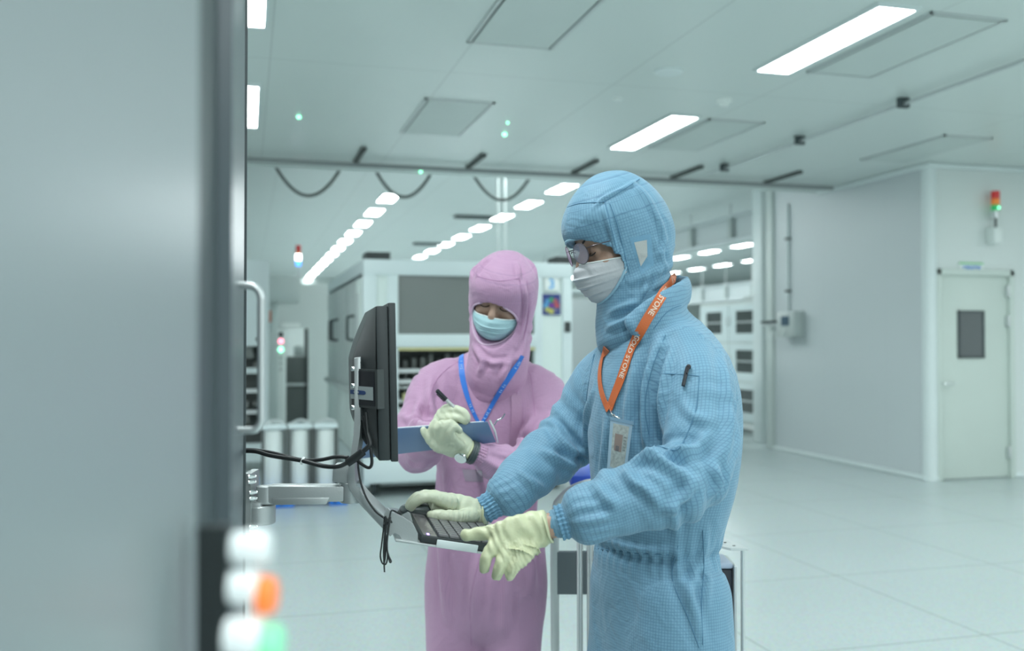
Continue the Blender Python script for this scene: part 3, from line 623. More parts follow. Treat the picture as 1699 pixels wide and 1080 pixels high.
obox(0.0, -0.06, 0.13, 0.44, 0.75, 0.17, 0.015).build('deck', mat('trolley_deck_blue', (0.12, 0.22, 0.42), 0.5), tr)
for i in range(2):
    a = 0.40*i
    obox(a-0.035, -0.03, 0.17, a+0.035, 0.03, 0.26, 0.008).build('hinge_bracket', M['dark'], tr)
MB().cyl(TP(0, 0, 0.24), TP(0.40, 0, 0.24), 0.008).build('cross_bar', M['dark'], tr)
for a in (0.03, 0.37):
    for b in (0.05, 0.66):
        q = MB().cyl(TP(a-0.014, b, 0.055), TP(a+0.014, b, 0.055), 0.055, seg=24).build('castor', M['gasket'], tr); obox(a-0.03, b-0.03, 0.11, a+0.03, b+0.03, 0.131).build('castor_plate', M['steel'], tr)
# the work stand with its perforated top, thin legs and black box
ws = thing('work_stand', 'thin legged steel stand with a perforated top behind the blue clothed person', 'stand', (1.6, 2.3, 0))
dS = 2.42
S0 = W(1216, 911, dS); S1 = W(1242, 911, dS); zs_ = float(S1[2])
B = W(1242, 911, dS)  # near right corner of the top
def SP(a, b, z): return np.array([B[0], B[1], 0])+ex*a+ey*b+ZZ*z
def sbox(a0, b0, z0, a1, b1, z1, bev=0.0):
    X = Matrix(((ex[0], ey[0], 0, float(B[0])), (ex[1], ey[1], 0, float(B[1])), (0, 0, 1, 0), (0, 0, 0, 1)))
    return MB().box((a0, b0, z0), (a1, b1, z1), bev, X)
tp_ = MB(); tp_.quadprism([SP(0, 0, zs_-0.004), SP(-0.045, 0, zs_-0.004), SP(-0.15, 0.16, zs_-0.004), SP(-0.24, 0.16, zs_-0.004), SP(-0.24, 0.26, zs_-0.004), SP(-0.06, 0.26, zs_-0.004)], ZZ*0.006); tp_.build('top_plate', M['alu'], ws)
for k in range(6):
    c_ = SP(-0.03-0.014*k, 0.03+0.04*k, zs_+0.0022); MB().cyl(c_, c_+ZZ*0.0006, 0.004, seg=10).build('hole', M['dark'], ws)
for (a, b) in ((-0.012, 0.012), (-0.22, 0.18), (-0.23, 0.25), (-0.075, 0.25)):
    MB().cyl(SP(a, b, 0.015), SP(a, b, zs_-0.003), 0.0055, seg=10).build('leg', M['alu'], ws)
    MB().cyl(SP(a, b, 0), SP(a, b, 0.016), 0.014).build('foot', M['gasket'], ws)
for u in (962, 985):
    a = W(u, 950, 2.6)
    pass
pb = thing('black_case', 'dark upright case with a pale lid standing within the thin legged stand', 'case', SP(-0.1, 0.1, 0))
sbox(-0.19, 0.04, 0.0, -0.03, 0.155, zs_-0.06, 0.01).build('body', mat('case_black', (0.02, 0.025, 0.035), 0.45), pb)
sbox(-0.19, 0.04, zs_-0.06, -0.03, 0.155, zs_-0.045, 0.005).build('lid', mat('case_lid', (0.42, 0.50, 0.62), 0.4), pb)
sbox(-0.0295, 0.035, 0.0, -0.02, 0.16, zs_-0.05, 0.004).build('edge_profile', M['alu'], pb)
# upright bright tubes left of the blue clothed person
ut = thing('drip_stand', 'pair of bright vertical steel tubes standing before the trolley plate', 'stand', (1.2, 2.5, 0))
for u, r_ in ((962, 0.008), (979, 0.009)):
    a = W(u, 950, 2.62); MB().cyl((a[0], a[1], 0.01), (a[0], a[1], 0.93), r_).build('tube', M['alu'], ut)
a = W(962, 950, 2.62); b = W(979, 950, 2.62)
MB().tube([(a[0], a[1], 0.925), (b[0], b[1], 0.925)], 0.008).build('top_bar', M['alu'], ut)
MB().box((a[0]-0.05, a[1]-0.10, 0), (b[0]+0.05, b[1]+0.10, 0.012), 0.004).build('base_plate', M['alu'], ut)
bb = TP(0.18, 0.10, 0)
t = thing('blue_bin', 'bright blue bin edge seen between the taller persons arms', 'bin', (bb[0]+0.1, bb[1]+0.3, 0.17))
obox(0.16, 0.12, 0.171, 0.36, 0.55, ztop-0.03, 0.03).build('body', mat('bin_grey', (0.42, 0.48, 0.48), 0.5), t)
obox(0.05, 0.10, ztop-0.03, 0.38, 0.57, ztop+0.01, 0.012).build('rim', mat('bin_blue', (0.05, 0.12, 0.62), 0.4), t)
# ================================================================== foreground equipment at left
def plan(u, d): q = W(u, 565, d); return np.array([q[0], q[1]])
A_, B_, C_, D_ = plan(-120, 0.20), plan(328, 0.60), plan(384, 0.80), plan(404.5, 1.80)
def wallseg(a, b, z0, z1, th, off=0.0):
    """upright slab between plan points a and b, thickness th to the left"""
    t = (b-a)/np.linalg.norm(b-a); n = np.array([-t[1], t[0]])
    P = [a+n*off, b+n*off, b+n*(off+th), a+n*(off+th)]
    return MB().quadprism([(*p, z0) for p in P], (0, 0, z1-z0))
m_near = mat('near_cabinet_enamel', (0.31, 0.355, 0.365), 0.38, spec=0.35, vary=0.03, vscale=1.5)
m_door = mat('cabinet_door_grey', (0.085, 0.11, 0.122), 0.28, spec=0.35)
kb = thing('equipment_cabinet', 'blurred pale grey cabinet filling the left edge with a dark door and strip', 'cabinet', (-0.3, 0.8, 0))
wallseg(A_, B_, 0.02, 2.5, 0.35).build('side_panel', m_near, kb)
wallseg(B_, C_, 0.02, 2.5, 0.30, 0.012).build('seal_strip', M['gasket'], kb)
dd = wallseg(C_, D_, 0.60, 2.5, 0.28).build('door', m_door, kb)
wallseg(C_, D_, 0.02, 0.60, 0.28).build('lower_panel', m_door, kb)
wallseg(D_+(D_-C_)*0.002, D_+(D_-C_)*0.029, 0.02, 2.5, 0.28, -0.0045).build('door_gasket', M['gasket'], kb)
wallseg(D_+(D_-C_)*0.030, D_+(D_-C_)*0.034, 0.02, 2.5, 0.28, -0.0035).build('edge_profile', M['steel'], kb)
wallseg(D_+(D_-C_)*0.035, D_+(D_-C_)*0.12, 0.02, 2.5, 0.26, 0.004).build('corner_post', M['dark'], kb)
# door handle
H = [(372, 474), (410, 474), (425, 478), (432.5, 492), (433, 520), (433, 600), (433, 680), (432.5, 700), (425, 712), (410, 714), (372, 714)]
MB().tube(spline([W(u, v, 1.16) for u, v in H], 4), 0.0046, 14).build('handle', M['alu'], kb)
for v in (474, 714): q = W(376, v, 1.16); MB().lathe(q, [(0.009, -0.004), (0.009, 0.004)], 'x').build('handle_boss', M['alu'], kb)
# control box with its push buttons
nrm = -RT
def at(u, v, d=0.5): return W(u, v, d)
bxp = [at(336, 1300, 0.56), at(390, 1300, 0.56), at(388, 868, 0.56), at(336, 868, 0.56)]
cbx = MB().quadprism(bxp, -FW*0.012).build('button_box', mat('button_box_black', (0.02, 0.026, 0.027), 0.4), kb)
for (v, u0, u1, r, lens, lu, lr, nm) in ((908, 388, 446, 0.0088, None, 0, 0, 'plain'), (974, 384, 430, 0.0092, 'orange_l', 457, 0.0098, 'orange'), (1056, 378, 436, 0.0112, 'mint_l', 468, 0.0108, 'green'), (1140, 372, 436, 0.0130, None, 0, 0, 'plain')):
    a, b = at(u0, v), at(u1, v); dr = (b-a)/np.linalg.norm(b-a)
    bt = MB().tube([a, a+dr*0.006, a+dr*0.0065, b-dr*0.002, b], [r*0.9, r*0.9, r, r, r*0.92], 28).build('button_ring', M['cap_white'] if 'cap_white' in M else M.setdefault('cap_white', mat('button_ring_white', (0.9, 0.95, 0.95), 0.3, emit=(0.9, 1, 1), estr=0.06)), cbx)
    if lens:
        c_ = at(lu, v+14); MB().tube([b+(0, 0, -0.004), c_-dr*0.002, c_], [lr, lr, lr*0.8], 28).build('button_lens', M[lens], cbx)
# ---- swing arm
arm = thing('swivel_bracket', 'silver jointed swing arm bolted to the cabinet edge carrying monitor and keyboard tray', 'bracket', W(425, 870, 1.85))
dA = 1.85; EX = FH*1.0
def slab(pts, d, th, name, m, parent, bev=0.0):
    b = MB(); b.quadprism([W(u, v, d) for u, v in pts], FW*th)
    if bev: bmesh.ops.bevel(b.bm, geom=list(b.bm.edges), offset=bev, segments=2, affect='EDGES', profile=0.5)
    return b.build(name, m, parent)
def rrect(u0, v0, u1, v1, r, n=5, left=True, right=False):
    P = []
    for (cx, cy, a0, rd) in ((u0+r, v0+r, 180, left), (u1-r, v0+r, 270, right), (u1-r, v1-r, 0, right), (u0+r, v1-r, 90, left)):
        if rd: P += [(cx+r*math.cos(R(a0+90*i/n)), cy+r*math.sin(R(a0+90*i/n))) for i in range(n+1)]
        else: P.append((u0 if a0 in (180, 90) else u1, v0 if a0 in (180, 270) else v1))
    return P
slab([(405, 786), (416, 786), (416, 884), (405, 884)], dA-0.03, 0.06, 'wall_plate', M['cast'], arm)
# hinge barrels stand upright, the arm is a box between them
c1 = W(431, 851, dA); 
MB().lathe((c1[0], c1[1], float(W(431, 868, dA)[2])), [(0.028, 0), (0.030, 0.002), (0.030, 0.034), (0.028, 0.036)]).build('lower_barrel', M['cast'], arm)
slab([(410, 835), (432, 835), (432, 867), (410, 867)], dA-0.028, 0.056, 'lower_block', M['cast'], arm, 0.002)
c2 = W(443, 821, dA); zt2 = float(W(443, 806, dA)[2]); zb2 = float(W(443, 835, dA)[2])
MB().lathe((c2[0], c2[1], zb2), [(0.018, 0), (0.020, 0.002), (0.020, zt2-zb2-0.001), (0.018, zt2-zb2)]).build('elbow_barrel', M['cast'], arm)
slab([(444, 807), (592, 807), (592, 832), (444, 835)], dA-0.019, 0.038, 'arm_bar', M['cast'], arm, 0.0025)
slab([(452, 827), (546, 826), (541, 837), (452, 838)], dA-0.022, 0.03, 'cable_cover', M['alu'], arm, 0.001)
c3 = W(582, 815, dA); MB().lathe((c3[0], c3[1], float(W(582, 833, dA)[2])), [(0.02, 0), (0.022, 0.003), (0.022, 0.038), (0.018, 0.041)]).build('end_barrel', M['cast'], arm)
slab([(553, 772), (586, 770), (590, 780), (584, 803), (578, 803), (551, 799)], dA-0.02, 0.04, 'neck', M['cast'], arm, 0.002)
sp_ = [(587.5, 594), (598.5, 592), (599, 640), (599, 690), (597, 722), (592, 752), (588.5, 778), (588, 795), (591, 808), (603, 822), (622, 842), (643, 862), (655, 885), (645, 888), (634, 876), (612, 853), (591, 830), (580, 812), (576, 800), (577, 780), (582, 752), (586.5, 722), (588, 690), (588, 640)]
slab(sp_, dA-0.03, 0.06, 'spine', M['cast'], arm, 0.001)
for (u, v) in ((586, 612), (586, 640), (586, 676)): q = W(u, v, dA-0.02); MB().lathe(q, [(0.0035, -0.004), (0.0045, -0.002), (0.0045, 0.003)], 'x', 12).build('screw', M['steel'], arm)
for (u, v) in ((414, 791), (414, 800), (416, 817), (416, 827), (416, 874), (416, 881)):
    q = W(u, v, dA-0.036); MB().lathe(q, [(0.0045, -0.002), (0.0045, 0.005), (0.003, 0.008), (0.003, 0.012)], 'x', 10).build('bolt', M['steel'], arm)
slab([(598, 600), (606, 604), (606, 690), (598, 700)], dA-0.03, 0.06, 'mount_plate', M['black'], arm)
# ---- monitor
mw_ = np.array([math.sin(R(4)), math.cos(R(4)), 0]); mn_ = np.array([-math.cos(R(4)), math.sin(R(4)), 0])   # width direction, back direction
tilt = R(1.2); mz_ = ZZ*math.cos(tilt) + mn_*math.sin(tilt)
mo = thing('monitor', 'black flat monitor seen edge-on from behind, held by the silver arm', 'monitor', W(645, 766, 1.80))
O_ = W(661, 766, 1.78); hM = float(W(655, 502, 1.78)[2]-O_[2]); wM = 0.40
def MP(w_, z_, b_): return O_+mw_*w_+mz_*z_+mn_*b_
def mslab(w0, z0, b0, w1, z1, b1, bev, name, m, parent):
    X = Matrix([[float(mw_[i]), float(mz_[i]), float(mn_[i]), float(O_[i])] for i in range(3)]+[[0, 0, 0, 1]])
    return MB().box((w0, z0, b0), (w1, z1, b1), bev, X).build(name, m, parent)
mslab(0, 0, 0, wM, hM, 0.0135, 0.002, 'front_bezel', M['black'], mo)
mslab(0.012, 0.014, -0.0004, wM-0.012, hM-0.014, 0.001, 0, 'screen', mat('monitor_screen', (0.03, 0.035, 0.04), 0.1, emit=(0.7, 0.85, 1.0), estr=0.25), mo)
mslab(0.003, 0.002, 0.0137, wM-0.003, hM-0.006, 0.0365, 0.003, 'rear_shell', M['black'], mo)
# bulging back cover
b = MB(); nw, nz = 28, 26; G = []
def bulge(s, t):
    a = max(0, min(1.0, s/0.085, (wM-s)/0.085))
    zf = t/hM; lo = min(1, zf/0.30); hi = min(1, (1-zf)/0.36)
    return 0.042*a*(math.sin(lo*math.pi/2)**0.9)*(0.35*math.sin(hi*math.pi/2)+0.65*hi)
for i in range(nw+1):
    row = []
    for j in range(nz+1):
        s_ = 0.004+(wM-0.008)*i/nw; t_ = 0.004+(hM-0.014)*j/nz
        row.append(b.bm.verts.new(MP(s_, t_, 0.036+bulge(s_, t_)).tolist()))
    G.append(row)
for i in range(nw):
    for j in range(nz): b.bm.faces.new([G[i][j], G[i+1][j], G[i+1][j+1], G[i][j+1]])
b.build('back_cover', M['black'], mo)
# recessed bay with the label, on the near flank
rc = thing.__name__
zz1, zz0 = hM*(766-613)/264, hM*(766-678)/264
q0, q1, q2, q3 = MP(0.078, zz1, 0.0785), MP(-0.004, zz1, 0.034), MP(-0.004, zz0, 0.034), MP(0.078, zz0, 0.0785)
nv = np.cross(q1-q0, q3-q0); nv /= np.linalg.norm(nv); nv = -nv if nv@FW > 0 else nv
def lerp(a, b_, c_): 
    top = q0+(q1-q0)*a; bot = q3+(q2-q3)*a; return top+(bot-top)*b_+nv*c_
def patch(a0, b0, a1, b1, c0, c1, name, m, parent): return MB().quadprism([lerp(a0, b0, c0), lerp(a1, b0, c0), lerp(a1, b1, c0), lerp(a0, b1, c0)], nv*(c1-c0)).build(name, m, parent, smooth=False)
bay = patch(0.0, 0.0, 1.0, 1.0, -0.012, 0.0025, 'label_bay', mat('bay_border', (0.05, 0.06, 0.06), 0.4), mo)
patch(0.0, 0.05, 0.90, 0.94, 0.0026, 0.0030, 'bay_recess', M['black2'], bay)
lb = patch(-0.02, 0.45, 0.84, 0.79, 0.0032, 0.0040, 'label', mat('label_silver', (0.42, 0.48, 0.48), 0.4), bay)
pill = MB(); n_ = 10; pts = [lerp(-0.02, 0.555, 0.0042)]
for k in range(n_+1):
    a = -math.pi/2+math.pi*k/n_; pts.append(lerp(0.50+0.085*math.cos(a), 0.61+0.052*math.sin(a), 0.0042))
pts.append(lerp(-0.02, 0.665, 0.0042)); pill.quadprism(pts, nv*0.0003); pill.build('logo_pill', M['navy'], lb, smooth=False)
place_text('lettering', 'SEMILAB', 0.0052, lerp(0.225, 0.61, 0.0048), q1-q0, q0-q3, M['white'], lb, 0.0001)
for k in range(9): q = W(603.5+k*0.15, 588+k*2.6, 1.836); MB().box(q-0.0016, q+0.0016+np.array([0.001, 0.004, -0.001])).build('vent_slot', M['black2'], mo)
# ---- cables
def cable(pts, r, name, label, cat='cable', mm='rubber', n=8):
    return tag(MB().tube(spline([W(*p) for p in pts], n), r, 12).build(name, M[mm]), label, cat)
mc_ = thing('monitor_cable', 'thick black cable pair running from the cabinet edge to the monitor', 'cable', W(500, 763, 1.8))
def cpart(pts, r, name, m='rubber'): return MB().tube(spline([W(*p) for p in pts], 8), r, 12).build(name, M[m], mc_)
cpart([(402, 748, 1.86), (425, 749, 1.84), (450, 756, 1.82), (500, 764, 1.80), (535, 773, 1.79), (560, 774, 1.78), (578, 767, 1.78)], 0.0042, 'power_cord')
cpart([(402, 746, 1.87), (425, 747, 1.85), (455, 752, 1.83), (500, 763, 1.81), (530, 763, 1.80), (558, 758, 1.79), (578, 759, 1.785)], 0.0036, 'signal_cord')
MB().tube(spline([W(575, 769, 1.78), W(578, 767, 1.78), W(590, 759, 1.778), W(600, 751, 1.776), W(603, 748, 1.776)], 4), [0.0045]*2+[0.0078]*13+[0.0045]*2, 14).build('ferrite_bead', M['rubber'], mc_)
cpart([(600, 751, 1.777), (611, 741, 1.775), (614, 735, 1.776), (609, 715, 1.785), (604, 690, 1.79)], 0.0045, 'monitor_lead')
cpart([(590, 762, 1.79), (600, 770, 1.785), (612, 776, 1.78), (617, 768, 1.778), (615, 745, 1.778), (610, 720, 1.782), (606.5, 684, 1.786)], 0.0030, 'loop_lead')
q = W(500.5, 763.5, 1.803); q2_ = W(504, 765, 1.803)
MB().tube([q, q2_], 0.0075, 16).build('cable_tie', M['white'], mc_)
cable([(594, 768, 1.79), (595, 780, 1.80), (599, 802, 1.79), (608, 826, 1.785), (622, 847, 1.78), (634, 857, 1.77), (642, 862, 1.76)], 0.0019, 'keyboard_cable', 'thin black cable hanging from the monitor down to the keyboard tray')
# bundled slack cable
bd = thing('cable_bundle', 'bundle of thin black slack cable hanging from the left end of the tray', 'cable', W(640, 945, 1.74))
for i, P in enumerate(([(638, 857, 1.745), (636, 880, 1.745), (633, 905, 1.745), (631, 922, 1.745), (633.5, 933, 1.745), (637.5, 934, 1.743), (640, 915, 1.74), (640, 885, 1.74), (643, 860, 1.745)],
        [(641, 858, 1.735), (640, 885, 1.735), (638, 915, 1.735), (637, 932, 1.735), (640, 936, 1.735), (643, 925, 1.735), (642.5, 900, 1.738), (646, 870, 1.74), (648, 858, 1.745)],
        [(646, 858, 1.73), (643, 885, 1.73), (641, 905, 1.73), (645, 922, 1.73), (649, 931, 1.73), (646.5, 932, 1.728), (643, 915, 1.728), (640, 895, 1.73), (639, 860, 1.735)],
        [(640, 856, 1.725), (638.5, 880, 1.725), (636.5, 910, 1.725), (637, 930, 1.727), (638, 949, 1.73)])):
    MB().tube(spline([W(*p) for p in P], 7), 0.0014, 8).build('strand', M['rubber'], bd)
MB().tube([W(637, 868, 1.735), W(641, 871, 1.722), W(646, 868, 1.735), W(641, 866, 1.75)], 0.0016, 8, closed=True).build('binding', M['rubber'], bd)
# ---- keyboard tray, keyboard, mouse
tl = R(10.5); kx = np.array([math.cos(R(4)), -math.sin(R(4)), 0])*math.cos(tl) - ZZ*math.sin(tl); ky = mw_.copy(); kz = np.cross(kx, ky)
K0 = W(697, 900, 1.76)
KX = Matrix([[float(kx[i]), float(ky[i]), float(kz[i]), float(K0[i])] for i in range(3)]+[[0, 0, 0, 1]])
def KP(a, b_, c_): return K0+kx*a+ky*b_+kz*c_
tray = thing('keyboard_tray', 'grey metal keyboard tray at the lower end of the silver arm', 'tray', KP(0.07, 0.1, -0.01))
MB().box((-0.045, 0, -0.005), (0.20, 0.36, -0.001), 0.001, KX).build('plate', M['cast'], tray)
MB().box((0.03, -0.004, -0.004), (0.108, -0.0005, 0.0105), 0.0014, KX).build('front_clip', M['cove'], tray)
slab([(642, 842), (650, 850), (668, 858), (684, 868), (693, 886), (693, 903), (668, 898), (663, 888), (655, 884), (647, 890), (640, 880), (636, 858)], 1.765, 0.005, 'side_bracket', M['cast'], tray)
slab([(662, 857), (676, 850), (680, 852), (684, 866)], 1.80, 0.006, 'rear_bracket', M['cast'], tray)
kbd = thing('keyboard', 'black keyboard on the tray beneath both gloved hands', 'keyboard', KP(0.08, 0.12, 0))
MB().box((0.0, 0.003, 0.0), (0.165, 0.235, 0.0135), 0.002, KX).build('body', M['black'], kbd)
MB().box((0.004, 0.006, 0.0136), (0.030, 0.232, 0.0142), 0, KX).build('status_strip', mat('kb_strip', (0.22, 0.20, 0.21), 0.15, spec=0.8, vary=0.4, vscale=60), kbd)
MB().box((0.012, 0.012, 0.0142), (0.016, 0.02, 0.0152), 0, KX).build('status_led', mat('violet_led', (0.3, 0.2, 0.9), 0.3, emit=(0.35, 0.2, 1), estr=4), kbd)
mk = mat('key_grey', (0.13, 0.13, 0.135), 0.3, spec=0.7); src = None; kw = 0.0205
for r_ in range(6):
    for c_ in range(11):
        a, b_ = 0.034+r_*kw, 0.007+c_*kw
        if src is None:
            src = MB().box((a, b_, 0.0136), (a+kw-0.003, b_+kw-0.003, 0.0185), 0.0012, KX).build('key', mk, kbd)
            base = (a, b_)
        else:
            o = src.copy(); COL.objects.link(o); o.location = src.location + Vector((kx*(a-base[0])+ky*(b_-base[1])).tolist())
tag(MB().tube(spline([W(646, 862, 1.75), KP(-0.04, 0.045, 0.012), KP(-0.02, 0.03, 0.010), KP(-0.004, 0.028, 0.008)], 6), [0.0016]*10+[0.0016]*3+[0.0035]*6, 10).build('keyboard_plug', M['rubber']), 'black cable and plug entering the left side of the keyboard', 'cable')
tag(MB().tube(spline([W(646, 860, 1.75), W(650, 847, 1.77), W(662, 852, 1.83), W(676, 858, 1.9), KP(-0.01, 0.21, 0.006)], 6), 0.0016, 8).build('mouse_cable', M['rubber']), 'thin black mouse cable looping over the rear of the tray', 'cable')
ms = thing('computer_mouse', 'dark grey computer mouse under the farther gloved hand', 'mouse', KP(0.04, 0.27, 0.0)); mc0 = KP(0.038, 0.275, 0.012)
def ellip(c, ax, n=24):
    b = MB(); q = bmesh.ops.create_uvsphere(b.bm, u_segments=n, v_segments=n//2, radius=1.0)
    X = Matrix([[float(ax[0][i]), float(ax[1][i]), float(ax[2][i]), float(c[i])] for i in range(3)]+[[0, 0, 0, 1]])
    bmesh.ops.transform(b.bm, matrix=X, verts=q['verts']); return b
ellip(mc0, (kx*0.056, ky*0.032, kz*0.020)).build('shell', mat('mouse_grey', (0.10, 0.125, 0.13), 0.35), ms)
ellip(mc0-kz*0.006, (kx*0.0585, ky*0.034, kz*0.010)).build('base', M['black'], ms)
# ================================================================== sculpting tools for bodies and clothing
class Vol:
    """signed distance grid in world coordinates"""
    def __init__(s, lo, hi, h):
        s.lo = np.array(lo, float); s.h = h; s.n = np.ceil((np.array(hi, float)-s.lo)/h).astype(int)+1
        s.v = np.full(s.n, 1.0, np.float32); s.ax = [s.lo[i]+h*np.arange(s.n[i]) for i in range(3)]
    def region(s, lo, hi):
        a = np.clip(np.floor((np.array(lo)-s.lo)/s.h).astype(int), 0, s.n); b = np.clip(np.ceil((np.array(hi)-s.lo)/s.h).astype(int)+1, 0, s.n)
        return tuple(slice(int(x), int(y)) for x, y in zip(a, b))
    def pts(s, r):
        return np.stack(np.meshgrid(s.ax[0][r[0]], s.ax[1][r[1]], s.ax[2][r[2]], indexing='ij'), -1)
    def add(s, fn, lo, hi, k=0.02, sub=False):
        pad = 0.05; r = s.region(np.array(lo)-pad, np.array(hi)+pad)
        if any(q.stop <= q.start for q in r): return
        d = fn(s.pts(r)).astype(np.float32); a = s.v[r]
        if sub: 
            d = -d; hh = np.clip(0.5+0.5*(d-a)/k, 0, 1); s.v[r] = a*(1-hh)+d*hh+k*hh*(1-hh)
        else:
            hh = np.clip(0.5+0.5*(a-d)/k, 0, 1); s.v[r] = a*(1-hh)+d*hh-k*hh*(1-hh)
def frames(P, ref):
    P = np.array(P, float); T = np.gradient(P, axis=0); T /= np.linalg.norm(T, axis=1)[:, None]
    ref = np.array(ref, float)
    if ref.ndim == 1: ref = np.repeat(ref[None], len(P), 0)
    S = ref - T*np.sum(ref*T, 1)[:, None]; S /= np.linalg.norm(S, axis=1)[:, None]
    return T, S, np.cross(T, S)
class Limb:
    """smooth path with an elliptical section (a along the reference side, b across)"""
    def __init__(s, P, a, b, ref, n=5, cap=1.0):
        s.cap = cap
        q = np.column_stack([np.array(P, float), a, b]); ref = np.array(ref, float)
        if ref.ndim == 2: q = np.column_stack([q, ref])
        q = spline(q, n); s.P = q[:, :3]; s.a = np.maximum(q[:, 3], 0.003); s.b = np.maximum(q[:, 4], 0.003)
        s.T, s.S, s.B = frames(s.P, q[:, 5:8] if ref.ndim == 2 else ref)
        L = np.linalg.norm(np.diff(s.P, axis=0), axis=1); s.L = np.concatenate([[0], np.cumsum(L)])
    def bounds(s):
        r = np.maximum(s.a, s.b)[:, None]; return (s.P-r).min(0), (s.P+r).max(0)
    def eval(s, X, full=False):
        best = None
        for i in range(len(s.P)-1):
            p, q = s.P[i], s.P[i+1]; e = q-p; ee = float(e@e)
            tu = ((X-p)@e)/ee; t = np.clip(tu, 0, 1)[..., None]
            d = X-(p+e*t); S = s.S[i]*(1-t)+s.S[i+1]*t; B = s.B[i]*(1-t)+s.B[i+1]*t; T = e/math.sqrt(ee)
            a = s.a[i]*(1-t[..., 0])+s.a[i+1]*t[..., 0]; b = s.b[i]*(1-t[..., 0])+s.b[i+1]*t[..., 0]
            x = np.sum(d*S, -1); y = np.sum(d*B, -1); z = d@T; m = np.minimum(a, b)*np.where(((t[..., 0] <= 0) & (i > 0)) | ((t[..., 0] >= 1) & (i < len(s.P)-2)), 0.45, 1.0)*s.cap
            rr = np.sqrt((x/a)**2+(y/b)**2+(z/m)**2)
            g = np.sqrt((x/a**2)**2+(y/b**2)**2+(z/m**2)**2)+1e-9
            v = rr*(rr-1)/g
            v = np.where(rr < 0.3, (rr-1)*m, v)
            if best is None: best = v; 
            if full:
                l = s.L[i]+(s.L[i+1]-s.L[i])*(np.minimum(tu, 1) if i == 0 else np.maximum(tu, 0) if i == len(s.P)-2 else t[..., 0]); th = np.arctan2(y, x)
                if i == 0: bl, bt, bv = l, th, v
                else: c = v < bv; bl = np.where(c, l, bl); bt = np.where(c, th, bt); bv = np.where(c, v, bv)
            best = np.minimum(best, v)
        return (bv, bl, bt) if full else best
    def into(s, vol, k=0.02, sub=False): lo, hi = s.bounds(); vol.add(s.eval, lo, hi, k, sub)
class Ell:
    def __init__(s, c, axes, r): s.c = np.array(c, float); s.A = np.array(axes, float); s.r = np.array(r, float)
    def eval(s, X):
        q = (X-s.c)@s.A.T/s.r; rr = np.sqrt((q**2).sum(-1)); g = np.sqrt(((q/s.r)**2).sum(-1))+1e-9
        return np.where(rr < 0.3, (rr-1)*s.r.min(), rr*(rr-1)/g)
    def into(s, vol, k=0.02, sub=False):
        R_ = s.r.max(); vol.add(s.eval, s.c-R_, s.c+R_, k, sub)
def nets(vol):
    """naive surface nets: grid -> verts, quads"""
    v = vol.v; n = v.shape; ins = v < 0
    C = [(i, j, k) for i in (0, 1) for j in (0, 1) for k in (0, 1)]
    sl = lambda c: tuple(slice(c[a], n[a]-1+c[a]) for a in range(3))
    cnt = sum(ins[sl(c)].astype(np.int8) for c in C); act = (cnt > 0) & (cnt < 8)
    idx = np.full(act.shape, -1, np.int64); A = np.argwhere(act); idx[act] = np.arange(len(A))
    pos = np.zeros((len(A), 3)); w_ = np.zeros(len(A)); cv = {c: v[A[:, 0]+c[0], A[:, 1]+c[1], A[:, 2]+c[2]].astype(float) for c in C}
    for c in C:
        for a in range(3):
            if c[a] == 0:
                d = list(c); d[a] = 1; d = tuple(d); x, y = cv[c], cv[d]; m = (x < 0) != (y < 0)
                t = np.where(m, x/np.where(m, x-y, 1), 0); p = np.array(c, float)[None].repeat(len(A), 0); p[:, a] += t
                pos += p*m[:, None]; w_ += m
    V = vol.lo+(A+pos/w_[:, None])*vol.h; Q = []
    for a in range(3):
        b, c = (a+1) % 3, (a+2) % 3
        s0 = [slice(0, n[i]) for i in range(3)]; s1 = list(s0); s0[a] = slice(0, n[a]-1); s1[a] = slice(1, n[a])
        x, y = ins[tuple(s0)], ins[tuple(s1)]; E = np.argwhere(x != y)
        E = E[(E[:, b] > 0) & (E[:, c] > 0) & (E[:, b] < n[b]-1) & (E[:, c] < n[c]-1)]
        flip = x[E[:, 0], E[:, 1], E[:, 2]]
        def g(db, dc):
            F = E.copy(); F[:, b] -= db; F[:, c] -= dc; return idx[F[:, 0], F[:, 1], F[:, 2]]
        q = np.stack([g(1, 1), g(0, 1), g(0, 0), g(1, 0)], 1); q[~flip] = q[~flip][:, ::-1]; Q.append(q)
    Q = np.concatenate(Q); Q = Q[(Q >= 0).all(1)]
    return V, Q
def smooth_verts(V, Q, it=3, lam=0.5):
    E = np.unique(np.sort(np.concatenate([Q[:, [0, 1]], Q[:, [1, 2]], Q[:, [2, 3]], Q[:, [3, 0]]]), 1), axis=0)
    deg = np.bincount(E.ravel(), minlength=len(V)).astype(float)[:, None]
    for _ in range(it):
        S = np.zeros_like(V)
        for a in range(3):
            S[:, a] = np.bincount(E[:, 0], V[E[:, 1], a], len(V))+np.bincount(E[:, 1], V[E[:, 0], a], len(V))
        V = V+lam*(S/deg-V)
    return V
def vnormals(V, Q):
    nq = np.cross(V[Q[:, 2]]-V[Q[:, 0]], V[Q[:, 3]]-V[Q[:, 1]]); N_ = np.zeros_like(V)
    for k in range(4):
        for a in range(3): N_[:, a] += np.bincount(Q[:, k], nq[:, a], len(V))
    return N_/(np.linalg.norm(N_, axis=1)[:, None]+1e-12)
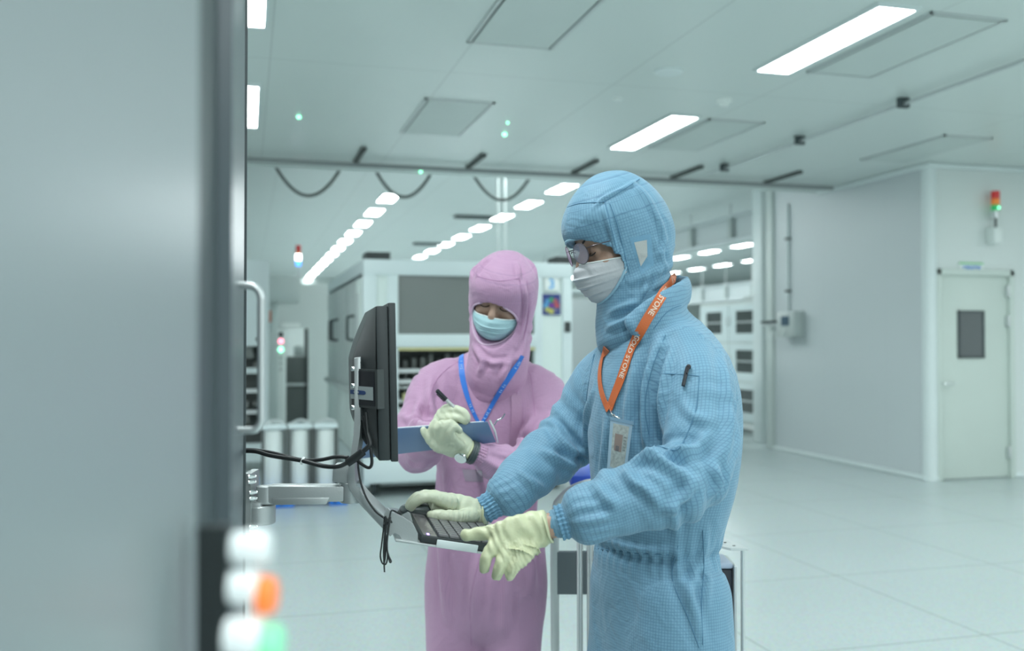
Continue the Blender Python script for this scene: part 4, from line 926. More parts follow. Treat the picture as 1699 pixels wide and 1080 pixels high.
def mk_mesh(name, V, Q, m, parent, uv=None, loc=None):
    me = bpy.data.meshes.new(name); me.vertices.add(len(V)); me.vertices.foreach_set('co', V.ravel())
    me.loops.add(Q.size); me.loops.foreach_set('vertex_index', Q.ravel().astype(np.int32))
    me.polygons.add(len(Q)); me.polygons.foreach_set('loop_start', np.arange(len(Q), dtype=np.int32)*Q.shape[1])
    me.update(calc_edges=True); me.validate()
    if uv is not None:
        l = me.uv_layers.new(name='cloth'); l.data.foreach_set('uv', uv.ravel().astype(np.float32))
    me.polygons.foreach_set('use_smooth', [True]*len(me.polygons))
    return link_mesh(name, me, m, parent, loc)
def limb_uv(V, Q, limbs):
    """per-corner cloth coordinates in metres taken from the nearest limb"""
    D = []; 
    for L in limbs: D.append(list(L.eval(V, True)))
    for d in D:
        if len(V) > 3000: d[1] = smooth_verts(np.repeat(d[1][:, None], 3, 1), Q, 14)[:, 0]
    dv = np.stack([d[0] for d in D], 1); fl = dv[Q].mean(1).argmin(1); uv = np.zeros((len(Q), 4, 2))
    for i, L in enumerate(limbs):
        m = fl == i; l = D[i][1][Q[m]]; th = D[i][2][Q[m]]; th = th-2*np.pi*np.round((th-th[:, :1])/(2*np.pi))
        r0 = float(np.sqrt((np.median(L.a)**2+np.median(L.b)**2)/2))
        uv[m, :, 0] = th*r0; uv[m, :, 1] = l
    return uv
_kd = [(RNG.normal(size=3), RNG.rand()*6.28) for _ in range(40)]
def snoise(X, f, k0=0, n=6):
    """smooth random field of sines, roughly in -1..1"""
    s = 0
    for i in range(n):
        k, ph = _kd[(k0+i) % 40]; k = k/np.linalg.norm(k); s = s+np.sin((X@k)*f*(0.7+0.12*i)+ph+1.3*np.sin((X@np.roll(k, 1))*f*0.6+ph*2))
    return s/n*1.6
def strokes(V, N_, base, items, cam_side=True):
    """folds: each item = (list of photo points, amplitude, width); found on the surface along the sight line and raised there"""
    out = np.zeros(len(V))
    for pts, amp, wd in items:
        P = []
        for (u, v) in spline(np.array(pts, float), 6):
            r = ray(u, v); r = r/np.linalg.norm(r); h = base.ray_cast(Vector(CO.tolist()), Vector(r.tolist()))
            if h[0] is not None: P.append(np.array(h[0]))
        if len(P) < 3: continue
        P = np.array(P); lo, hi = P.min(0)-3*wd, P.max(0)+3*wd
        m = np.where(((V > lo) & (V < hi)).all(1))[0]; X = V[m]
        d = np.full(len(X), 9.0); tt = np.zeros(len(X))
        for i in range(len(P)-1):
            e = P[i+1]-P[i]; ee = e@e
            if ee < 1e-12: continue
            t = np.clip(((X-P[i])@e)/ee, 0, 1); dd = np.linalg.norm(X-(P[i]+e*t[:, None]), axis=1); c = dd < d
            d = np.where(c, dd, d); tt = np.where(c, (i+t)/(len(P)-1), tt)
        fade = np.clip(np.sin(np.pi*np.clip(tt, 0.02, 0.98)), 0, 1)**0.6
        x = d/wd; out[m] += amp*fade*(np.exp(-x*x)-0.45*np.exp(-((x-1.7)/0.8)**2))
    return out
def bvh(V, Q): return BVHTree.FromPolygons([tuple(x) for x in V.tolist()], [tuple(x) for x in Q.tolist()])
def cast(tree, u, v, off=0.002):
    r = ray(u, v); r = r/np.linalg.norm(r); h = tree.ray_cast(Vector(CO.tolist()), Vector(r.tolist()))
    if h[0] is None: return None, None
    n = np.array(h[1]); n = -n if n@r > 0 else n
    return np.array(h[0])+n*off, n
def surf_path(tree, pts, off=0.002, n=8, sm=2, md=0.06):
    P, N_ = [], []
    for (u, v) in spline(np.array(pts, float), n):
        p, nn = cast(tree, u, v, off)
        if p is not None and (not P or np.linalg.norm(p-P[-1]) < md): P.append(p); N_.append(nn)
    P, N_ = np.array(P), np.array(N_)
    for _ in range(sm):
        P[1:-1] = (P[:-2]+2*P[1:-1]+P[2:])/4; N_[1:-1] = (N_[:-2]+2*N_[1:-1]+N_[2:])/4
    N_ /= np.linalg.norm(N_, axis=1)[:, None]; return P, N_
def ribbon(P, N_, wd, th, name, m, parent, uvtext=None):
    T = np.gradient(P, axis=0); T /= np.linalg.norm(T, axis=1)[:, None]; S = np.cross(T, N_); S /= np.linalg.norm(S, axis=1)[:, None]
    w_ = wd if hasattr(wd, '__len__') else [wd]*len(P); b = MB(); rings = []
    for i in range(len(P)):
        rings.append([b.bm.verts.new((P[i]+S[i]*x*w_[i]/2+N_[i]*y*th).tolist()) for x, y in ((-1, 0), (-1, 1), (1, 1), (1, 0))])
    for A, B in zip(rings, rings[1:]):
        for j in range(4): b.bm.faces.new([A[j], A[(j+1) % 4], B[(j+1) % 4], B[j]])
    b.bm.faces.new(rings[0]); b.bm.faces.new(rings[-1][::-1])
    return b.build(name, m, parent), (P, N_, S, th)
def ribbon_text(rb, s, size, start, m, parent, name='lettering', bold=0.0, flip=False):
    P, N_, S, th = rb; L = np.concatenate([[0], np.cumsum(np.linalg.norm(np.diff(P, axis=0), axis=1))])
    me = text_mesh(s, size, bold); co = np.empty(len(me.vertices)*3); me.vertices.foreach_get('co', co); co = co.reshape(-1, 3)
    sg = -1 if flip else 1; l = start+sg*co[:, 0]; l = np.clip(l, 0, L[-1]); out = np.zeros_like(co)
    for a in range(3):
        out[:, a] = np.interp(l, L, P[:, a])+np.interp(l, L, S[:, a])*co[:, 1]*(-sg)+np.interp(l, L, N_[:, a])*(th+0.0006)
    me.vertices.foreach_set('co', out.ravel()); me.materials.clear(); return link_mesh(name, me, m, parent)
def cloth_mat(name, base, line, cell, lw, fac, rough=0.62, sheen=0.15, crease=0.25):
    m = mat(name, base, rough, spec=0.35, vary=0.05, vscale=6, sheen=sheen); nt = m.node_tree; N = nt.nodes; L = nt.links; b = N['Principled BSDF']
    src = b.inputs['Base Color'].links[0].from_socket
    uv = N.new('ShaderNodeUVMap'); uv.uv_map = 'cloth'; sp = N.new('ShaderNodeSeparateXYZ'); L.new(uv.outputs[0], sp.inputs[0]); prev = None
    for ax in (0, 1):
        q = N.new('ShaderNodeMath'); q.operation = 'PINGPONG'; q.inputs[1].default_value = cell/2; L.new(sp.outputs[ax], q.inputs[0])
        c = N.new('ShaderNodeMapRange'); c.inputs[1].default_value = lw*0.4; c.inputs[2].default_value = lw*1.4; c.inputs[3].default_value = 1; c.inputs[4].default_value = 0; L.new(q.outputs[0], c.inputs[0])
        if prev is None: prev = c
        else: x = N.new('ShaderNodeMath'); x.operation = 'MAXIMUM'; L.new(prev.outputs[0], x.inputs[0]); L.new(c.outputs[0], x.inputs[1]); prev = x
    f = N.new('ShaderNodeMath'); f.operation = 'MULTIPLY'; f.inputs[1].default_value = fac; L.new(prev.outputs[0], f.inputs[0])
    mx = N.new('ShaderNodeMix'); mx.data_type = 'RGBA'; mx.inputs['B'].default_value = (*line, 1)
    L.new(f.outputs[0], mx.inputs['Factor']); L.new(src, mx.inputs['A']); L.new(mx.outputs['Result'], b.inputs['Base Color'])
    tc = N.new('ShaderNodeTexCoord'); n2 = N.new('ShaderNodeTexNoise'); n2.inputs['Scale'].default_value = 16; n2.inputs['Detail'].default_value = 3; n2.inputs['Distortion'].default_value = 1.2
    L.new(tc.outputs['Object'], n2.inputs['Vector']); bp = N.new('ShaderNodeBump'); bp.inputs['Strength'].default_value = crease; bp.inputs['Distance'].default_value = 0.02
    L.new(n2.outputs['Fac'], bp.inputs['Height'])
    n3 = N.new('ShaderNodeTexNoise'); n3.inputs['Scale'].default_value = 7; n3.inputs['Detail'].default_value = 2; n3.inputs['Distortion'].default_value = 1.8; L.new(tc.outputs['Object'], n3.inputs['Vector'])
    a1 = N.new('ShaderNodeMath'); a1.operation = 'SUBTRACT'; a1.inputs[1].default_value = 0.5; L.new(n3.outputs['Fac'], a1.inputs[0])
    a2 = N.new('ShaderNodeMath'); a2.operation = 'ABSOLUTE'; L.new(a1.outputs[0], a2.inputs[0])
    a3 = N.new('ShaderNodeMapRange'); a3.inputs[1].default_value = 0; a3.inputs[2].default_value = 0.06; a3.inputs[3].default_value = 1; a3.inputs[4].default_value = 0; L.new(a2.outputs[0], a3.inputs[0])
    b2 = N.new('ShaderNodeBump'); b2.inputs['Strength'].default_value = 0.07; b2.inputs['Distance'].default_value = 0.006
    L.new(a3.outputs[0], b2.inputs['Height']); L.new(bp.outputs['Normal'], b2.inputs['Normal']); L.new(b2.outputs['Normal'], b.inputs['Normal']); return m
M['blue_cloth'] = cloth_mat('blue_grid_cloth', (0.180, 0.350, 0.475), (0.065, 0.155, 0.265), 0.0058, 0.0006, 0.50)
M['blue_trim'] = mat('blue_binding', (0.30, 0.50, 0.62), 0.6)
M['pink_cloth'] = cloth_mat('pink_grid_cloth', (0.48, 0.285, 0.43), (0.27, 0.165, 0.30), 0.0050, 0.0005, 0.35)
M['pink_trim'] = mat('pink_binding', (0.58, 0.42, 0.55), 0.6)
M['skin'] = mat('skin', (0.42, 0.27, 0.20), 0.5, sss=0.1, bump=0.05, bscale=300)
M['brow'] = mat('dark_hair', (0.02, 0.016, 0.015), 0.6)
M['glove'] = mat('latex_glove', (0.60, 0.63, 0.41), 0.42, spec=0.5, vary=0.06, vscale=25, bump=0.25, bscale=45, sss=0.08)
M['glove2'] = mat('latex_glove_pale', (0.56, 0.60, 0.45), 0.45, spec=0.5, vary=0.05, vscale=25, bump=0.2, bscale=45, sss=0.08)
M['mask_w'] = mat('white_mask', (0.50, 0.52, 0.54), 0.65, bump=0.1, bscale=120)
M['mask_b'] = mat('aqua_mask', (0.33, 0.52, 0.56), 0.6, bump=0.1, bscale=120)

def head_axes(yaw, pitch, roll):
    """yaw: turn from facing picture-left towards the camera (deg); returns side (person's left), face, up"""
    f = -RT*math.cos(R(yaw)) - FH*math.sin(R(yaw)); s0 = np.cross(ZZ, f)      # person's left
    f2 = f*math.cos(R(pitch)) - ZZ*math.sin(R(pitch)); u = np.cross(f2, s0)
    s = s0*math.cos(R(roll)) + u*math.sin(R(roll)); u = np.cross(f2, s); return s, f2, u
def head_into(vol, c, s, f, u, sc=1.0, eyes='open'):
    """skull, jaw, nose, brows, lips, ears; c = centre of the skull"""
    A = (s, f, u); P = lambda a, b, z: c+s*a*sc+f*b*sc+u*z*sc
    Ell(P(0, -0.008, 0.018), A, np.array([0.074, 0.094, 0.092])*sc).into(vol, 0.005)
    Ell(P(0, 0.018, -0.045), A, np.array([0.062, 0.066, 0.070])*sc).into(vol, 0.03)
    Ell(P(0, 0.050, -0.092), A, np.array([0.030, 0.028, 0.024])*sc).into(vol, 0.03)
    Ell(P(0, 0.074, 0.020), A, np.array([0.050, 0.016, 0.016])*sc).into(vol, 0.02)      # brow ridge
    for q in (-1, 1):
        Ell(P(q*0.032, 0.092, -0.008), A, np.array([0.019, 0.014, 0.012])*sc).into(vol, 0.010, True)   # socket
        Ell(P(q*0.031, 0.072, -0.009), A, np.array([0.0135, 0.0130, 0.0125])*sc).into(vol, 0.003)       # eyeball under its lids
        Ell(P(q*0.040, 0.062, -0.040), A, np.array([0.022, 0.022, 0.018])*sc).into(vol, 0.02)           # cheek
        Ell(P(q*0.077, -0.006, -0.012), A, np.array([0.008, 0.018, 0.030])*sc).into(vol, 0.006)        # ear
    Limb([P(0, 0.080, 0.010), P(0, 0.090, -0.010), P(0, 0.104, -0.036), P(0, 0.090, -0.046)], np.array([0.007, 0.008, 0.012, 0.010])*sc, np.array([0.008, 0.009, 0.012, 0.008])*sc, s, 3).into(vol, 0.010)
    Ell(P(0, 0.084, -0.068), A, np.array([0.024, 0.010, 0.006])*sc).into(vol, 0.006); Ell(P(0, 0.082, -0.077), A, np.array([0.021, 0.010, 0.007])*sc).into(vol, 0.006)
    return P
def finger(vol, pts, r, k=0.006): 
    P = spline(np.array(pts, float), 4); n = len(P); rr = np.interp(np.linspace(0, 1, n), np.linspace(0, 1, len(r)), r)
    ref = np.array([0.31, 0.52, 0.8]); Limb(P, rr, rr, ref, 1).into(vol, k)
def make_hand(name, parent, m, palm, fingers, h=0.0021, cuff=None, palm_k=0.012, wr=0.0008):
    """palm: list of (point, a, b) with side direction; fingers: list of (points, radii)"""
    (PP, pa, pb, ref) = palm; allp = np.vstack([np.array(PP)]+[np.array(f[0]) for f in fingers]); lo, hi = allp.min(0)-0.05, allp.max(0)+0.05
    v = Vol(lo, hi, h); L = Limb(PP, pa, pb, ref, 5, 0.2); L.into(v, palm_k)
    for pts, r in fingers:
        fv = Vol(lo, hi, h); finger(fv, pts, r, 0.004)
        kk = 0.007; hh = np.clip(0.5+0.5*(v.v-fv.v)/kk, 0, 1); v.v = v.v*(1-hh)+fv.v*hh-kk*hh*(1-hh)
    V, Q = nets(v); V = smooth_verts(V, Q, 2); N_ = vnormals(V, Q)
    _, l, th = L.eval(V, True)
    wn = snoise(V, 190, 3)*0.6+np.sin(l*330+1.5*np.sin(th+1)+snoise(V, 70, 9)*4.5)*0.75
    V = V+N_*(wn*wr)[:, None]
    return mk_mesh(name, V, Q, m, parent), (V, Q)

def surf_quad(tree, c, off, name, m, parent, n=14, th=0.0008):
    """patch of cloth or film lying on a surface between four measured corners"""
    b = MB(); G = []
    for i in range(n+1):
        row = []
        for j in range(n+1):
            a, t = i/n, j/n; u = (c[0][0]*(1-a)+c[1][0]*a)*(1-t)+(c[3][0]*(1-a)+c[2][0]*a)*t; v = (c[0][1]*(1-a)+c[1][1]*a)*(1-t)+(c[3][1]*(1-a)+c[2][1]*a)*t
            p, nn = cast(tree, u, v, off); row.append(b.bm.verts.new(p.tolist()) if p is not None else None)
        G.append(row)
    for i in range(n):
        for j in range(n):
            q = [G[i][j], G[i+1][j], G[i+1][j+1], G[i][j+1]]
            if all(x is not None for x in q): b.bm.faces.new(q)
    bmesh.ops.solidify(b.bm, geom=list(b.bm.faces), thickness=th); return b.build(name, m, parent)
# ================================================================== the taller person in blue
def build_person(kind):
    blue = kind == 'blue'
    if blue:
        dB = 2.0; yaw = 27
        root = thing('person', 'person in blue grid coverall, hood, white mask and glasses leaning over the keyboard', 'person', W(1100, 565, 2.0)*np.array([1, 1, 0]))
        fc = -RT*math.cos(R(yaw))-FH*math.sin(R(yaw)); sd = np.cross(ZZ, fc)      # facing, person's left
        cloth, trim = M['blue_cloth'], M['blue_trim']
        T_ = [((1090, 1075, 2.00), .152, .112), ((1088, 1000, 2.00), .156, .116), ((1086, 945, 2.00), .152, .113), ((1087, 905, 2.00), .150, .111), ((1090, 850, 2.00), .160, .120), ((1096, 780, 2.00), .182, .133),
              ((1098, 700, 1.995), .195, .140), ((1096, 630, 1.99), .190, .130), ((1086, 575, 1.985), .150, .106), ((1074, 535, 1.98), .095, .078), ((1066, 500, 1.98), .065, .065)]
        AL = [((1130, 590, 1.885), .052, .052), ((1150, 640, 1.84), .072, .072), ((1160, 700, 1.80), .071, .071), ((1160, 755, 1.765), .070, .070), ((1135, 796, 1.73), .070, .070),
              ((1085, 815, 1.715), .069, .069), ((1025, 834, 1.71), .060, .061), ((985, 849, 1.70), .055, .056), ((962, 857, 1.70), .050, .051), ((953, 860, 1.70), .042, .043), ((944, 863, 1.70), .0285, .030), ((936, 865, 1.70), .0270, .028), ((929, 867, 1.70), .0275, .029)]
        AR = [((1035, 600, 2.09), .060, .060), ((1003, 640, 2.15), .078, .076), ((975, 690, 2.17), .072, .072), ((940, 735, 2.17), .070, .070), ((905, 762, 2.13), .064, .064),
              ((868, 793, 2.08), .056, .058), ((846, 815, 2.05), .050, .052), ((832, 827, 2.045), .044, .046), ((824, 834, 2.04), .027, .029), ((812, 841, 2.035), .0255, .027), ((804, 846, 2.03), .026, .027)]
        HC_ = W(1029, 392, 2.0); s, f, u = head_axes(17, 19, 0); hsc = 1.0; face_c = (0.0, 0.108, -0.045)
        lo, hi = W(1090, 540, 2.0)-0.75, W(1090, 540, 2.0)+0.75; lo[2] = 0.045; hi[2] = 1.62
        hL, hR = 0.095, -0.095
        Lg = [[(sd*sg_*0.086+np.array([*W(1089, 565, 2.0)[:2], z])+fc*dx) for z, dx in ((0.90, 0), (0.72, 0.0), (0.50, 0.01+(0.05 if sg_ < 0 else -0.02)), (0.28, 0.0+(0.05 if sg_ < 0 else -0.04)), (0.10, -0.01+(0.05 if sg_ < 0 else -0.06)))] for sg_ in (1, -1)]
    else:
        yaw = 84
        root = thing('person', 'person in pink coverall, hood and blue mask writing on a clipboard', 'person', W(810, 565, 2.85)*np.array([1, 1, 0]))
        fc = -RT*math.cos(R(yaw))-FH*math.sin(R(yaw)); sd = np.cross(ZZ, fc)
        cloth, trim = M['pink_cloth'], M['pink_trim']
        T_ = [((804, 1000, 2.86), .172, .125), ((804, 960, 2.86), .176, .130), ((805, 900, 2.86), .162, .120), ((808, 850, 2.86), .150, .112), ((812, 780, 2.86), .160, .118), ((815, 700, 2.85), .176, .122),
              ((818, 650, 2.84), .172, .115), ((824, 618, 2.83), .135, .095), ((828, 595, 2.81), .085, .075), ((832, 570, 2.79), .065, .065)]
        AR = [((752, 625, 2.82), .060, .058), ((722, 645, 2.80), .072, .068), ((705, 685, 2.76), .070, .068), ((693, 722, 2.72), .071, .070), ((694, 745, 2.66), .066, .064), ((706, 742, 2.60), .054, .054),
              ((718, 730, 2.55), .045, .045), ((727, 721, 2.51), .036, .036), ((733, 713, 2.485), .027, .027)]
        AL = [((878, 635, 2.82), .060, .058), ((905, 660, 2.80), .071, .068), ((914, 705, 2.75), .068, .068), ((912, 745, 2.69), .068, .068), ((890, 770, 2.63), .066, .064), ((862, 773, 2.58), .058, .056),
              ((833, 768, 2.53), .052, .048), ((810, 762, 2.50), .045, .043), ((795, 754, 2.48), .030, .030), ((787, 750, 2.475), .0255, .026)]
        HC_ = W(835, 485, 2.74); s, f, u = head_axes(72, 24, -14); hsc = 0.95; face_c = (0.0, 0.108, -0.045)
        lo, hi = W(815, 540, 2.8)-0.6, W(815, 540, 2.8)+0.6; lo[2] = 0.045; hi[2] = 1.50
        Lg = [[(sd*sg_*0.088+np.array([*W(804, 565, 2.86)[:2], z])+fc*dx) for z, dx in ((0.80, 0), (0.66, 0.0), (0.46, 0.01), (0.26, 0.0), (0.10, -0.01))] for sg_ in (1, -1)]
    # ---------------- coverall
    hstep = 0.0062 if blue else 0.0068
    vol = Vol(lo, hi, hstep)
    limb = lambda D, ref: Limb([W(*q[0]) for q in D], [q[1] for q in D], [q[2] for q in D], ref, 3, 0.5 if len(D) < 10.5 and D[-1][1] < .032 else 1.0)
    torso = limb(T_, sd); aL, aR = limb(AL, ZZ), limb(AR, ZZ)
    legs = [Limb(P, [.080, .090, .085, .078, .070], [.095, .096, .088, .080, .072], sd, 4) if not blue else Limb(P, [.080, .095, .092, .085, .076], [.095, .108, .098, .088, .078], sd, 4) for P in Lg]
    torso.into(vol, 0.03); legs[0].into(vol, 0.03); legs[1].into(vol, 0.02)
    aL.into(vol, 0.030); aR.into(vol, 0.030)
    if blue:
        for pts in ([(1052, 545, 1.885), (1092, 512, 1.885), (1128, 488, 1.92), (1138, 482, 1.99), (1118, 478, 2.06)],):
            Limb([W(*q) for q in pts], [.030]*5, [.011]*5, ZZ, 4).into(vol, 0.012)
    V, Q = nets(vol); V = smooth_verts(V, Q, 2); N_ = vnormals(V, Q); base = bvh(V, Q)
    # folds and gathers
    disp = np.zeros(len(V)); vals = [L.eval(V, True) for L in (torso, aL, aR, legs[0], legs[1])]
    who = np.stack([q[0] for q in vals], 1).argmin(1)
    for i, L in ((1, aL), (2, aR)):
        m = who == i; l, th = vals[i][1][m], vals[i][2][m]; Lt = L.L[-1]; e = l/Lt
        amp = 0.0040*np.clip((e-0.10)/0.15, 0, 1)*np.clip((1-e)/0.06, 0, 1)
        near_elbow = np.exp(-((e-0.5)/0.16)**2)
        w1 = snoise(V[m], 24, 5+i)
        ring = np.sin(l*95+1.6*np.sin(th+1)+w1*2.6); ring = np.sign(ring)*np.abs(ring)**1.4
        disp[m] += amp*(0.35+1.1*near_elbow)*ring + amp*0.9*snoise(V[m], 38, 11)
        gz = np.exp(-((e-0.90)/0.045)**2); disp[m] += 0.0022*gz*np.sin(th*15+w1)          # gathers running into the cuff
        cf = np.clip((e-0.955)/0.012, 0, 1); disp[m] += cf*(0.0016*np.sin(th*30)+0.0008*np.sin(l*900))
    m = who == 0; l, th = vals[0][1][m], vals[0][2][m]
    disp[m] += 0.0058*snoise(V[m]*np.array([1, 1, 0.45]), 22, 2)*np.clip(l/0.1, 0, 1)
    zw = float(W(1087, 905, 2.0)[2]) if blue else float(W(808, 868, 2.86)[2])
    disp += 0.0035*np.exp(-((V[:, 2]-zw)/0.03)**2)*np.sin(np.arctan2((V-root.location)[:, 1], (V-root.location)[:, 0])*34)*(who == 0)
    disp -= 0.006*np.exp(-((V[:, 2]-zw)/0.010)**2)*(who == 0)
    for i in (3, 4):
        m = who == i; disp[m] += 0.006*snoise(V[m]*np.array([1, 1, 0.35]), 22, 17+i)
    if blue:
        items = [([(1095, 560), (1078, 640), (1075, 720), (1088, 770)], .010, .012), ([(1112, 570), (1100, 650), (1098, 720)], .006, .009), ([(1088, 745), (1120, 752), (1150, 745), (1175, 720)], .009, .010),
                 ([(1040, 768), (1075, 760), (1110, 772), (1150, 800)], .010, .011), ([(1035, 775), (1052, 800), (1075, 815), (1100, 845)], .008, .010), ([(1150, 800), (1130, 830), (1100, 850)], .008, .010),
                 ([(985, 800), (1010, 830), (1030, 845)], .006, .010), ([(1195, 560), (1205, 640), (1208, 720), (1190, 780)], .006, .012), ([(1180, 760), (1195, 800), (1185, 830)], .007, .010),
                 ([(915, 700), (945, 745), (975, 755)], .008, .010), ([(895, 745), (930, 765), (970, 775)], .008, .010), ([(862, 780), (880, 800), (905, 812)], .006, .009), ([(985, 640), (972, 700), (975, 760)], .006, .010),
                 ([(1120, 900), (1130, 960), (1150, 1010), (1165, 1070)], .006, .011), ([(1165, 925), (1150, 960), (1140, 1000)], .006, .010), ([(1010, 690), (1005, 760), (1000, 800)], .005, .012),
                 ([(1060, 590), (1045, 680), (1050, 740)], .005, .012), ([(1170, 870), (1172, 940), (1170, 1020)], .004, .009), ([(1110, 820), (1120, 860), (1122, 890)], .006, .010), ([(1010, 900), (1060, 912), (1120, 915)], .004, .008),
                 ([(955, 868), (990, 862), (1020, 852)], .005, .008), ([(1200, 900), (1208, 950), (1212, 1010)], .006, .010), ([(1130, 660), (1150, 690), (1180, 700)], .004, .010)]
    else:
        items = [([(715, 630), (712, 670), (722, 700)], .010, .013), ([(700, 655), (690, 690), (700, 712)], .008, .012), ([(672, 690), (690, 706), (715, 708)], .009, .011), ([(672, 765), (690, 775), (712, 768)], .006, .010),
                 ([(740, 780), (745, 820), (752, 850)], .007, .012), ([(885, 690), (870, 730), (860, 760)], .010, .013), ([(915, 690), (900, 730), (878, 755)], .009, .012), ([(935, 670), (925, 720), (905, 760)], .008, .012),
                 ([(800, 760), (830, 775), (862, 770)], .006, .010), ([(760, 860), (800, 875), (850, 868)], .006, .012), ([(730, 900), (735, 960), (742, 1030)], .008, .014), ([(800, 905), (790, 960), (785, 1030)], .008, .014),
                 ([(860, 890), (880, 930), (885, 980)], .008, .014), ([(845, 930), (840, 990), (835, 1060)], .006, .014), ([(725, 790), (722, 830), (735, 870)], .006, .012), ([(880, 790), (885, 830), (880, 870)], .007, .012)]
    disp += 1.9*strokes(V, N_, base, items)
    disp = np.clip(disp, -0.018, 0.024)
    # cut the ends of the sleeves open a little so that the wrist shows inside
    V = V+N_*disp[:, None]; V = smooth_verts(V, Q, 1, 0.35)
    uv = limb_uv(V, Q, [torso, aL, aR, legs[0], legs[1]])
    cov = mk_mesh('coverall', V, Q, cloth, root, uv); tree = bvh(V, Q)
    # ribbed elastic cuffs
    for (A_1, B_1, r_1) in (((W(952, 860, 1.70), W(926, 868, 1.70), .0300), (W(830, 829, 2.04), W(801, 847, 2.03), .0282)) if blue else ((W(800, 757, 2.482), W(788, 751, 2.476), .0275), (W(726, 722, 2.51), W(732, 713, 2.487), .0275))):
        b = MB(); ax = (B_1-A_1); Lx = np.linalg.norm(ax); ax /= Lx; S_ = np.cross(ax, ZZ); S_ /= np.linalg.norm(S_); B2 = np.cross(S_, ax); rows = []
        for i in range(15):
            t = i/14; rr = r_1*(1+0.10*(1-t)**2)+0.0012*math.sin(t*22)
            rows.append([b.bm.verts.new((A_1+ax*Lx*t+(S_*math.cos(th)+B2*math.sin(th))*(rr+0.0015*math.sin(th*23))).tolist()) for th in np.linspace(0, 2*math.pi, 138, endpoint=False)])
        for r1, r2 in zip(rows, rows[1:]):
            for j in range(138): b.bm.faces.new([r1[j], r1[(j+1) % 138], r2[(j+1) % 138], r2[j]])
        b.build('cuff', M['plainb'] if blue else M['plainp'], cov)
    # ---------------- body: head, neck, trunk and limbs as one surface
    bl, bh = np.minimum(lo, HC_-0.2), np.maximum(hi, HC_+0.2); bv_ = Vol(bl, bh, 0.0075)
    shr = lambda L, q: (setattr(L, 'a', np.maximum(L.a-q, 0.016)), setattr(L, 'b', np.maximum(L.b-q, 0.016)), L)[2]
    import copy as _cp
    for L in (torso, aL, aR, legs[0], legs[1]): shr(_cp.copy(L), 0.022).into(bv_, 0.03)
    nk = [HC_+s*0-f*0.015-u*0.09, HC_-f*0.03-u*0.17]; tp = W(*T_[-2][0])
    Limb([HC_-f*0.015-u*0.06, HC_-f*0.025-u*0.12, tp*0.5+(HC_-f*0.03-u*0.14)*0.5, tp, W(*T_[-3][0])], [.055]*5, [.055]*5, sd, 3).into(bv_, 0.02)
    for A_2, B_2, r_2 in (((W(950, 861, 1.70), W(900, 876, 1.70), .0235), (W(828, 832, 2.04), W(790, 850, 2.03), .0225)) if blue else ((W(796, 755, 2.48), W(772, 744, 2.468), .022), (W(727, 721, 2.51), W(734, 706, 2.48), .022))):
        Limb([A_2, (A_2+B_2)/2, B_2], [r_2]*3, [r_2]*3, ZZ+FW*0.3, 2).into(bv_, 0.01)
    # finer grid for the head, joined at the neck
    Ell(HC_-f*0.008*hsc, (s, f, u), np.array([0.05, 0.06, 0.06])).into(bv_, 0.02)
    Vb, Qb = nets(bv_); Vb = smooth_verts(Vb, Qb, 2)
    hv = Vol(HC_-0.15, HC_+0.15, 0.0027); P = head_into(hv, HC_, s, f, u, hsc)
    Limb([P(0, -0.015, -0.06), P(0, -0.022, -0.10), P(0, -0.03, -0.135)], [.05, .05, .05], [.05, .05, .05], s, 3).into(hv, 0.015)
    Vh, Qh = nets(hv); Vh = smooth_verts(Vh, Qh, 2)
    Vall = np.vstack([Vb, Vh]); Qall = np.vstack([Qb, Qh+len(Vb)])
    mk_mesh('body', Vall, Qall, M['skin'], root)
    # ---------------- hood
    hd = Vol(HC_-np.array([.30, .30, .32]), HC_+np.array([.30, .30, .20]), 0.0045)
    if blue:
        Ell(P(0, -0.006, 0.022), (s, f, u), (0.094, 0.108, 0.117)).into(hd, 0.01)
        Ell(P(0, 0.035, 0.040), (s, f, u), (0.086, 0.074, 0.058)).into(hd, 0.03)        # forehead bulge
        Ell(P(0, -0.048, 0.005), (s, f, u), (0.085, 0.060, 0.085)).into(hd, 0.03)
        sk = [((1036, 430, 2.0), .086, .085), ((1046, 465, 2.0), .082, .078), ((1047, 505, 1.995), .080, .068), ((1050, 535, 1.99), .085, .075), ((1056, 558, 1.985), .092, .078), ((1060, 572, 1.985), .080, .066)]
        sref = sd
    else:
        Ell(P(0, -0.010, 0.012), (s, f, u), (0.098, 0.106, 0.106)).into(hd, 0.01)
        Ell(P(0, 0.035, 0.040), (s, f, u), (0.084, 0.072, 0.056)).into(hd, 0.03)
        sk = [((834, 505, 2.745), .090, .080), ((833, 540, 2.745), .086, .076), ((831, 568, 2.745), .084, .078), ((828, 592, 2.75), .088, .082), ((822, 622, 2.765), .090, .080), ((820, 643, 2.775), .085, .066)]
        sref = sd
    SK = Limb([W(*q[0]) for q in sk], [q[1] for q in sk], [q[2] for q in sk], sref, 3); SK.into(hd, 0.03)
    oz, ow, ot, ob, oc = (-0.044, 0.074, 0.068, 0.072, 0.0) if blue else (-0.052, 0.070, 0.052, 0.068, 0.012)
    # opening for the face: a round prism from the skull forward
    def opening(X):
        q = X-P(0, 0, oz); a = q@s; b_ = q@u; c_ = q@f
        e = np.sqrt((a/(ow*hsc))**2+(b_/np.where(b_ > 0, ot, ob))**2)-1
        return np.maximum(e*0.055, oc-c_)
    hd.add(opening, HC_-0.25, HC_+0.25, 0.006, True)
    Ell(P(0, 0.012, -0.02), (s, f, u), (0.081*hsc, 0.094*hsc, 0.10*hsc)).into(hd, 0.004, True)
    Vd, Qd = nets(hd); Vd = smooth_verts(Vd, Qd, 2); Nd = vnormals(Vd, Qd); hb = bvh(Vd, Qd)
